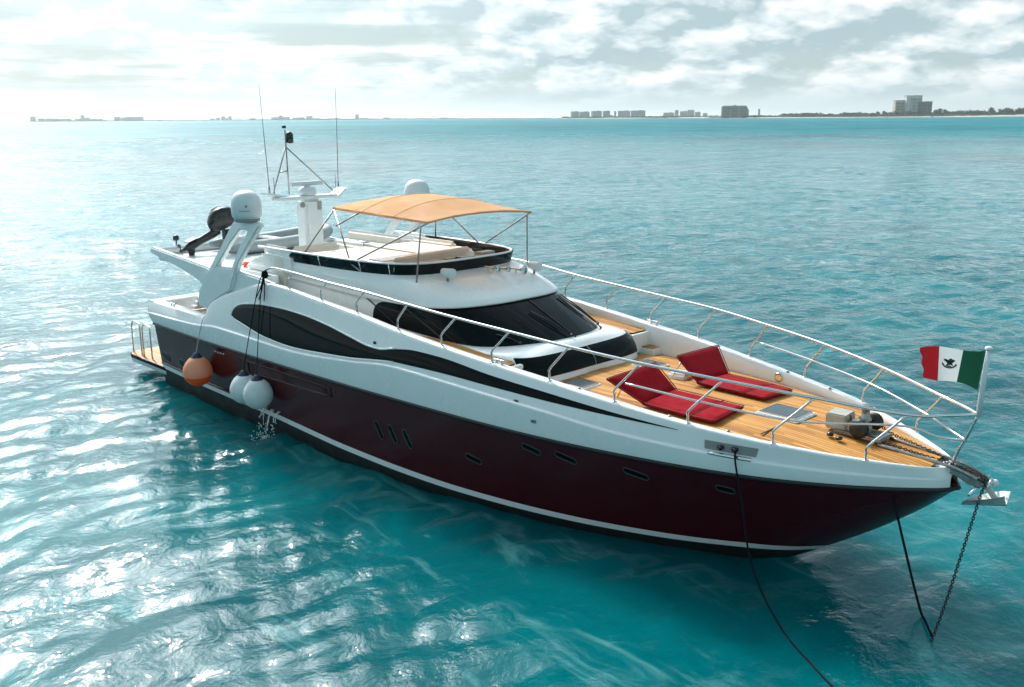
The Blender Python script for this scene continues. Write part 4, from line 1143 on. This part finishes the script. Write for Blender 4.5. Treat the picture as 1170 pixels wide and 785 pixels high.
for k in range(60):                                               # froth where the streams land
    a = g.uniform(0, 6.28); d_ = abs(g.gauss(0, .16)); rr_d = g.uniform(.006, .022)
    mb.lathe([(0, -rr_d*.5), (rr_d, 0), (0, rr_d*.5)], (8.2+1.6*d_*math.cos(a), -2.95+d_*math.sin(a), .0+g.uniform(-.03, .05)), n=6)
spray = mat('white_water', (.75, .80, .80), .15)
tag(mb.build('cooling_water', spray, origin=(8.05, -2.8, 0)), 'thin white streams of cooling water falling from the hull below the fenders', 'water', kind='stuff')

# ------------------------------------------------------------------ tender with its tilted outboard
td = thing('tender', (3.2, .7, 3.45), 'grey inflatable tender with a tilted black outboard motor on the aft flybridge deck', 'dinghy')
tz = 3.63
path = catmull([(2.72, -1.0, tz), (2.72, .4, tz), (2.78, 1.4, tz+.06), (2.98, 2.0, tz+.14), (3.35, 2.22, tz+.18), (3.72, 2.0, tz+.14), (3.92, 1.4, tz+.06), (3.98, .4, tz), (3.98, -1.0, tz)], 6)
rr2 = [.06]+[.12]+[.16]*(len(path)-4)+[.13, .06]
MB().tube(path, rr2, 14).build('tube', greyrub, td)
MB().box((3.35, .5, tz-.12), (1.0, 2.6, .16), bev=.05).build('floor', greyrub, td)
MB().box((3.35, -.55, tz+.02), (.95, .07, .42), bev=.02).build('transom_board', gel, td)
MB().box((3.35, .5, tz+.08), (1.0, .28, .06), bev=.02).build('thwart', gel, td)
ob = bpy.data.objects.new('outboard_motor', None); COL.objects.link(ob); ob.parent = td; ob.matrix_parent_inverse = Matrix.Translation(-Vector(td.location))
# axes of the tilted motor: a = from cowling towards propeller (out to starboard, a bit down), b = up out of the cowling
O = Vector((3.2, -.86, 4.12)); a = Vector((-.10, -.93, -.35)).normalized(); u = Vector((.0, -.35, .93)).normalized(); s3 = a.cross(u)
def L3(i, j, k): return O+(a*i+u*j+s3*k)*1.1
rows = []
for (t_, w_, h0, h1) in ((-.42, .02, .12, .18), (-.40, .12, .02, .30), (-.30, .17, -.04, .40), (-.10, .19, -.06, .46), (.08, .18, -.06, .44), (.20, .15, -.04, .34), (.28, .10, .0, .24), (.30, .02, .08, .14)):
    row = []
    for q in range(16):
        th_ = 2*math.pi*q/16; c_, s_ = math.cos(th_), math.sin(th_)
        c2 = math.copysign(abs(c_)**.6, c_); s2 = math.copysign(abs(s_)**.6, s_)
        row.append(L3(t_, (h0+h1)/2+(h1-h0)/2*s2, w_*c2))
    rows.append(row)
MB().grid(rows, True, True).build('cowling', blackp, ob)
MB().tube([L3(.05, .42, .12), L3(-.10, .44, .14), L3(-.25, .38, .14)], .025, 6).build('cowling_stripe', navy, ob)
mb = MB(); rows = []
for (t_, hw, hh, dz_) in ((.12, .10, .12, -.02), (.35, .085, .10, -.06), (.62, .07, .09, -.08), (.85, .06, .10, -.10), (.98, .05, .08, -.10), (1.08, .01, .02, -.10)):
    rows.append([L3(t_, dz_+hh*math.sin(2*math.pi*q/12), hw*math.cos(2*math.pi*q/12)) for q in range(12)])
mb.grid(rows, True, True)
mb.add([L3(.70, .03, .13), L3(.95, .03, .13), L3(.95, .03, -.13), L3(.70, .03, -.13), L3(.70, .05, .13), L3(.95, .05, .13), L3(.95, .05, -.13), L3(.70, .05, -.13)], [(0, 1, 2, 3), (7, 6, 5, 4), (0, 4, 5, 1), (1, 5, 6, 2), (2, 6, 7, 3), (3, 7, 4, 0)], False)
mb.add([L3(.78, -.12, .015), L3(.98, -.12, .015), L3(1.02, -.32, .01), L3(.90, -.34, .01), L3(.78, -.12, -.015), L3(.98, -.12, -.015), L3(1.02, -.32, -.01), L3(.90, -.34, -.01)], [(0, 1, 2, 3), (7, 6, 5, 4), (0, 4, 5, 1), (1, 5, 6, 2), (2, 6, 7, 3), (3, 7, 4, 0)], False)
mb.build('leg', blackp, ob)
mb = MB().lathe([(0, -.05), (.05, -.04), (.05, .05), (0, .10)], L3(1.10, -.10, 0), tuple(a), 12)
for k in range(3):
    th_ = 2.094*k+.3; d1 = u*math.cos(th_)+s3*math.sin(th_); d2 = a.cross(d1)
    c = L3(1.12, -.10, 0); q = [c+d1*.04+d2*.03, c+d1*.14+d2*.09+a*.03, c+d1*.20+d2*.02, c+d1*.14-d2*.06-a*.03, c+d1*.04-d2*.03]
    mb.add(q, [(0, 1, 2, 3, 4)], False)
mb.build('propeller', blackp, ob)
mb = MB().box(L3(-.02, -.22, 0), (.24, .16, .30), bev=.03); mb.tube([L3(-.05, -.1, .08), L3(-.1, -.34, .08)], .03, 6); mb.tube([L3(-.05, -.1, -.08), L3(-.1, -.34, -.08)], .03, 6); mb.build('clamp_bracket', blackp, ob)
mb = MB().tube([L3(-.25, -.05, 0), L3(-.45, .0, .02), L3(-.80, .10, .04)], [.035, .03, .028], 8); mb.tube([L3(-.42, .03, 0), L3(-.40, .16, .0)], .012, 6); mb.build('tiller', blackp, ob)
# light on a short post at the after corner of the flybridge deck
mb = MB().tube([(2.35, -1.75, 3.6), (2.35, -1.75, 3.78)], .018, 8); mb.lathe([(.03, 0), (.075, .02), (.075, .12), (.03, .15), (0, .15)], (2.35, -1.75, 3.76), n=14); mb.build('stern_light', blackp, yacht)
# odds and ends under the arch
tag(MB().box((5.9, -1.75, 3.50), (.22, .16, .12), bev=.04).build('bag', orange, origin=(5.9, -1.75, 3.44)), 'small orange bag lying on the flybridge deck seen through the radar arch', 'bag')
# ================================================================== far shore
def at(az, d): return Vector((CAM.x+d*math.cos(R(az)), CAM.y+d*math.sin(R(az)), 0))
landm = mat('shore_scrub', (.050, .062, .040), .9, vary=.4, vscale=.02)
sandm = mat('beach_sand', (.62, .57, .47), .9, vary=.1, vscale=.03)
def land(name, pts, depth, h, m):
    """low strip of land: pts = (azimuth, distance, height)"""
    rows = [[], [], [], []]
    g = random.Random(len(pts))
    P = catmull([(a, d, h_) for a, d, h_ in pts], 24)
    for a, d, h_ in P:
        p = at(a, d); q = at(a, d+depth); n_ = h_*(.75+.5*g.random())
        rows[0].append((p.x, p.y, -1)); p2 = at(a, d+8); rows[1].append((p2.x, p2.y, n_)); p3 = at(a, d+depth*.6); rows[2].append((p3.x, p3.y, n_*1.2)); rows[3].append((q.x, q.y, -1))
    o = MB().grid(rows, False).build(name, m); o['kind'] = 'structure'; return o
land('far_shore', [(161.45, 9450, 3), (160, 9400, 7), (156, 9400, 8), (153, 9400, 6), (149, 9400, 8), (145, 9450, 8), (141, 9500, 7), (138, 9500, 6), (135.0, 9500, 5), (132.6, 9400, 5)], 300, 6, landm)
land('middle_shore', [(132.2, 6500, 4), (131, 6420, 7), (129, 6400, 8), (126, 6300, 10), (124, 6100, 10), (122.3, 5600, 9)], 400, 6, landm)
land('near_shore', [(122.6, 4600, 5), (121, 4420, 8), (118, 4400, 9), (114, 4380, 10), (110, 4350, 9), (106, 4330, 9), (101, 4300, 9)], 300, 6, landm)
land('beach', [(122.5, 4480, 1.5), (120, 4380, 2.2), (116, 4370, 1.5), (112, 4355, 2), (110, 4330, 3), (107, 4310, 5), (103, 4300, 4)], 40, 2, sandm)
land('middle_beach', [(132.1, 6420, 2), (129, 6370, 3), (126, 6270, 3), (123.5, 5950, 3)], 30, 2, sandm)
wallc = {0: (.55, .55, .52), 1: (.62, .60, .56), 2: (.40, .38, .33), 3: (.30, .36, .38), 4: (.36, .38, .36), 5: (.52, .52, .48), 6: (.26, .25, .22), 7: (.60, .53, .42), 8: (.62, .61, .56), 9: (.20, .20, .19)}
def facade(name, c, floor):
    m = mat(name, c, .8); t = NT(m.node_tree); b_ = t.n['Principled BSDF']
    x, y, z = t.sep(t.new('ShaderNodeNewGeometry').outputs['Position'])
    band = t.math('GREATER_THAN', t.math('FRACT', t.math('DIVIDE', z, floor)), .52)
    bay = t.noise(t.comb(t.math('MULTIPLY', x, .12), t.math('MULTIPLY', y, .12), t.math('FLOOR', t.math('DIVIDE', z, floor))), 1.0, 2, .6)
    t.put(b_.inputs['Base Color'], t.mix(t.math('MULTIPLY', band, t.maprange(bay, .3, .6, .35, .9)), (*c, 1), (c[0]*.25, c[1]*.32, c[2]*.34, 1))); return m
wm = {k: facade('facade_%s' % n, c, 5.0 if k < 6 else 3.4) for (k, c), n in zip(wallc.items(), ('pale', 'cream', 'tan', 'bluegrey', 'grey', 'offwhite', 'stone', 'buff', 'white', 'dark'))}
winm = mat('facade_windows', (.035, .06, .07), .25)
winb = mat('facade_blue_glass', (.10, .22, .26), .2)
SKY = [(161.064, 9500, 47, 45, 0), (160.669, 9500, 57, 28, 0), (160.272, 9500, 66, 28, 1), (159.978, 9500, 66, 25, 0), (159.491, 9500, 94, 24, 1), (158.893, 9500, 56, 24, 0), (158.668, 9500, 33, 54, 0), (158.463, 9500, 56, 33, 1), (158.117, 9500, 56, 21, 0), (157.812, 9500, 55, 20, 0), (156.934, 9500, 55, 37, 0), (156.580, 9500, 55, 33, 1), (156.280, 9500, 59, 37, 0), (155.867, 9500, 91, 38, 1), (151.988, 9500, 45, 19, 0), (151.683, 9500, 36, 27, 0), (151.400, 9500, 36, 38, 1), (151.210, 9500, 18, 27, 0), (151.033, 9500, 31, 40, 0), (149.804, 9500, 62, 19, 0), (148.598, 9500, 61, 28, 1), (148.234, 9500, 70, 45, 1), (147.893, 9500, 52, 30, 1), (147.453, 9500, 52, 22, 0), (147.110, 9500, 70, 25, 0), (146.643, 9500, 61, 35, 0), (146.273, 9500, 70, 16, 0), (145.232, 9500, 139, 14, 0), (143.934, 9500, 35, 49, 2), (143.533, 9500, 86, 15, 0), (142.248, 9500, 60, 19, 0), (141.641, 9500, 129, 10, 0), (140.345, 9500, 120, 10, 0), (138.891, 9500, 77, 15, 0), (131.234, 6500, 50, 46, 3), (130.672, 6500, 61, 44, 3), (129.970, 6500, 64, 48, 3), (129.397, 6500, 44, 48, 3), (129.104, 6500, 18, 21, 3), (128.888, 6500, 15, 46, 4), (128.368, 6500, 82, 48, 4), (127.558, 6500, 94, 49, 4), (125.797, 6500, 71, 34, 5), (125.347, 6500, 24, 50, 5), (124.947, 6500, 47, 42, 5), (124.537, 6500, 44, 50, 5), (124.152, 6500, 36, 37, 5), (123.731, 6500, 30, 29, 5), (122.060, 4500, 120, 54, 6), (113.240, 4500, 59, 68, 7), (112.654, 4500, 65, 87, 8), (112.030, 4500, 55, 62, 9), (120.725, 4500, 8, 39, 5)]
TALL = [(111.498, 32), (111.239, 37), (110.981, 34), (108.746, 39), (108.375, 32), (108.088, 37), (107.884, 34), (107.518, 36), (107.276, 37), (117.960, 20), (117.632, 22), (116.932, 21), (116.099, 24), (115.961, 22), (115.412, 20), (114.684, 22), (114.368, 26), (114.054, 28), (110.340, 24), (109.496, 24)]
ORD = ['first', 'second', 'third', 'fourth', 'fifth', 'sixth', 'seventh', 'eighth', 'ninth', 'tenth', 'eleventh', 'twelfth', 'thirteenth', 'fourteenth', 'fifteenth', 'sixteenth', 'seventeenth', 'eighteenth', 'nineteenth', 'twentieth']
def building(az_, d, w, h, style, label, group):
    p = at(az_, d); yaw = R(az_)-math.pi/2; z0 = 0
    b_ = thing('shore_building', (p.x, p.y, z0), label, 'building', group)
    dep = max(18, min(40, w*.5))
    if style in (3, 7, 8): yaw += .35; 
    Mx = Matrix.Translation((p.x, p.y, 0)) @ Matrix.Rotation(yaw, 4, 'Z')
    fn = lambda q: Mx @ Vector(q)
    mb = MB()
    def bx(c, s_, bev=0): mb.add([fn((c[0]+sx*s_[0]/2, c[1]+sy*s_[1]/2, c[2]+sz*s_[2]/2)) for sx in (-1, 1) for sy in (-1, 1) for sz in (-1, 1)], [(0, 1, 3, 2), (4, 6, 7, 5), (0, 4, 5, 1), (2, 3, 7, 6), (0, 2, 6, 4), (1, 5, 7, 3)], False)
    if style == 6:                        # broad block with a sloping right shoulder
        pr = [(-w/2, 0), (-w/2, h*.90), (-w*.42, h), (-w*.05, h), (-w*.05, h*1.06), (w*.03, h*1.06), (w*.03, h), (w*.40, h), (w*.5, h*.62), (w*.5, 0)]
        n = len(pr); mb.add([fn((x, -dep/2, z)) for x, z in pr]+[fn((x, dep/2, z)) for x, z in pr], [tuple(range(n)), tuple(range(n, 2*n))[::-1]]+[(i, (i+1) % n, (i+1) % n+n, i+n) for i in range(n)], False)
    elif style == 1 and h > 40:           # stepped hotel
        for k, (ww, hh) in enumerate(((1, .55), (.7, .8), (.35, 1))): bx((0, 0, h*hh/2), (w*ww, dep+k*.1, h*hh))
    else:
        bx((0, 0, h/2), (w, dep, h))
        if w > 25: bx((w*.18, 0, h+1.2), (w*.25, dep*.5, 2.6))
    mb.build('walls', wm[style], b_)
    if d > 5000 or h < 45 and w < 20: return b_
    # window bands between the floors, a little proud of the wall
    nf = max(3, int(h/4.6))
    for k in range(nf-1):
        z = 3+(h*.93-3)*k/(nf-1)
        if style == 6: hw = w*.45
        elif style == 1 and h > 40: hw = w*(.47 if z < h*.53 else .32 if z < h*.77 else .15)
        else: hw = w*.46
        nb = 3; mb = MB()
        for j in range(nb):
            xa = -hw+2*hw*j/nb; bx((xa+hw/nb*.97, -dep/2-.3, z+.8), (2*hw/nb*.86, .8, h/nf*.45))
        mb.build('window_band', winb if style in (3, 8) else winm, b_)
    if style in (7, 8, 9):
        mb = MB(); bx((0, 0, h+.8), (w*1.10 if style == 9 else w*1.03, dep*1.06, 1.8)); mb.build('roof', wm[6], b_)
        if style == 8: mb = MB(); bx((-w*.36, -dep/2-1.2, h/2), (w*.22, 1.6, h*.98)); mb.build('stair_tower', wm[8], b_)
    return b_
kinds = {0: 'pale hazy block', 1: 'pale hazy hotel', 2: 'narrow brown tower'}
cnt = {}
for az_, d, w, h, s_ in SKY:
    if d == 9500:
        k = cnt.get('f', 0); cnt['f'] = k+1
        if s_ == 2: lab = 'narrow brownish tower standing alone on the distant shore behind the port antenna'
        elif k < 14: lab = '%s in the farthest left cluster on the horizon, %s from the left' % (kinds[s_], ORD[k])
        elif k < 20: lab = '%s in the distant cluster left of the first antenna, %s from the left' % (kinds[s_], ORD[k-14])
        elif k < 28: lab = '%s on the distant shore between the two antennas, %s from the left' % (kinds[s_], ORD[k-20])
        else: lab = 'low %s on the distant shore above the orange bimini, %s from the left' % (kinds[s_], ORD[k-29])
        building(az_, d, w, h, s_, lab, 'hazy buildings along the horizon')
    elif d == 6500:
        k = cnt.get('m', 0); cnt['m'] = k+1
        if k < 8: lab = '%s block in the row of tall shore towers, %s from the left' % ('blue-grey' if s_ == 3 else 'wide grey', ORD[k])
        else: lab = 'pale building in the low cluster right of the towers, %s from the left' % ORD[k-8]
        building(az_, d, w, h, s_, lab, 'towers on the middle shore')
    else:
        lab = {6: 'broad grey hotel with a sloping right shoulder standing alone on the shore', 7: 'beige tower at the left of the group of three on the right shore', 8: 'tallest white tower with blue glass in the middle of three', 9: 'dark block with an overhanging flat roof right of the white tower', 5: 'tiny pale tower just right of the broad grey hotel'}[s_]
        building(az_, d, w, h, s_, lab, 'buildings on the near shore')
# ------------------------------------------------------------------ trees of the near shore
leafm = mat('shore_foliage', (.050, .075, .042), .8, vary=.45, vscale=.12)
barkm = mat('bark', (.10, .08, .06), .9)
def crown(mb, c, rx, rz, n, g):
    for k in range(n):
        while True:
            p = Vector((g.uniform(-1, 1), g.uniform(-1, 1), g.uniform(-1, 1)))
            if .2 < p.length < 1: break
        q = Vector(c)+Vector((p.x*rx, p.y*rx, p.z*rz)); s_ = g.uniform(.16, .34)*rx
        u1 = Vector((g.gauss(0, 1), g.gauss(0, 1), g.gauss(0, 1))).normalized(); v1 = u1.orthogonal().normalized(); w1 = u1.cross(v1)
        mb.add([q+v1*s_, q+w1*s_, q-v1*s_, q-w1*s_*.8, q+u1*s_*.7, q-u1*s_*.5], [(0, 1, 4), (1, 2, 4), (2, 3, 4), (3, 0, 4), (1, 0, 5), (2, 1, 5), (3, 2, 5), (0, 3, 5)], False)
g = random.Random(21)
for k, (az_, h) in enumerate(TALL):
    p = at(az_, 4420)
    big_ = h > 30
    lab = ('tall dark tree rising above the shore wood at the right edge, %s from the right' % ORD[sum(1 for a, hh in TALL if hh > 30 and a < az_)]) if big_ else ('dark shore tree standing a little above the low wood, %s from the left' % ORD[sum(1 for a, hh in TALL if hh <= 30 and a > az_)])
    t_ = thing('shore_tree', (p.x, p.y, 0), lab, 'tree', 'trees standing out on the shore')
    mb = MB().tube([(p.x, p.y, -1), (p.x+1, p.y, h*.4), (p.x, p.y+1, h*.75)], [1.1, .8, .4], 6)
    for a_ in (0.5, 2.6, 4.6): mb.tube([(p.x+.6, p.y, h*.4), (p.x+5*math.cos(a_), p.y+5*math.sin(a_), h*.68)], [.5, .2], 5)
    mb.build('trunk', barkm, t_)
    mb = MB()
    for j in range(5): crown(mb, (p.x+g.uniform(-7, 7), p.y+g.uniform(-7, 7), h*(.52+.28*g.random())), h*.22, h*.18, 34, g)
    mb.build('crown', leafm, t_)
mb = MB()
for k in range(420):
    az_ = 101+20.6*(k/420)+g.uniform(-.05, .05); d = 4420+g.uniform(0, 160); p = at(az_, d)
    h = (g.uniform(13, 20)+(6 if az_ < 114 else 0)+3*math.sin(az_*2.3))*(.55 if az_ > 119.5 else 1)
    crown(mb, (p.x, p.y, h*.50), g.uniform(9, 16), h*.52, 34, g)
tag(mb.build('shore_wood', leafm, origin=tuple(at(111, 4450))), 'low dark belt of woodland along the right shore', 'wood', kind='stuff')
mb = MB()
for k in range(260):
    az_ = 122.4+9.6*(k/260)+g.uniform(-.03, .03); d = 6430-60*abs(az_-129)+g.uniform(0, 60); p = at(az_, d)
    if az_ < 124: d -= 300
    h = g.uniform(6, 12); crown(mb, (p.x, p.y, h*.6+2), g.uniform(8, 16), h*.45, 16, g)
tag(mb.build('shore_wood', leafm, origin=tuple(at(127, 6450))), 'low dark belt of trees at the foot of the grey shore towers', 'wood', kind='stuff')
# small craft off the shore
def boat(az_, d, L, label, sail=False):
    p = at(az_, d); b_ = thing('small_boat', (p.x, p.y, 0), label, 'boat', 'small boats off the shore')
    rows = []
    for u in np.linspace(0, 1, 9):
        w = L*.16*(1-max(0, u-.5)**2*4+.0)
        rows.append([(p.x-(u-.5)*L*.7, p.y+(u-.5)*L*.7*0+w*q, .35*L*.25*(1+.5*u)*(.2 if abs(q) < .5 else 1)+.2) for q in (-1, -.5, 0, .5, 1)])
    MB().grid(rows).build('hull', gel, b_)
    mb = MB().box((p.x+L*.05, p.y, L*.18), (L*.3, L*.2, L*.16), bev=.2); mb.build('cabin', gel, b_)
    if sail: MB().tube([(p.x, p.y, .5), (p.x, p.y, L*1.2)], .18, 5).build('pole', greyp, b_)
boat(111.6, 3900, 16, 'small white motor boat off the right shore below the trees')
boat(113.9, 4000, 12, 'tiny pale boat on the water left of the beige tower')
boat(152.9, 5200, 14, 'tiny boat in the glare below the far left cluster')
boat(150.4, 5200, 14, 'tiny boat in the glare right of the far left cluster')
boat(133.65, 2600, 7, 'tiny dark boat with a pole above the forward edge of the bimini', True)
HAZE = 0.00004
# ------------------------------------------------------------------ sea haze
hm = bpy.data.materials.new('sea_haze'); hm.use_nodes = True; t = NT(hm.node_tree); t.n.clear()
vo = t.new('ShaderNodeVolumePrincipled'); vo.inputs['Color'].default_value = (.86, .94, .96, 1); vo.inputs['Density'].default_value = HAZE; vo.inputs['Anisotropy'].default_value = .5
o_ = t.new('ShaderNodeOutputMaterial'); t.l.new(vo.outputs[0], o_.inputs['Volume'])
rad = 62000
mb = MB(); s_ = 48; lo = [(CAM.x+rad*math.cos(2*math.pi*k/s_), CAM.y+rad*math.sin(2*math.pi*k/s_), -3) for k in range(s_)]
hi = [(a, b_, 130) for a, b_, c in lo]
mb.grid([lo, hi], False, True); mb.add(lo, [tuple(range(s_))[::-1]], False); mb.add(hi, [tuple(range(s_))], False)
hz = mb.build('haze', hm); hz['kind'] = 'stuff'; hz.display_type = 'WIRE'
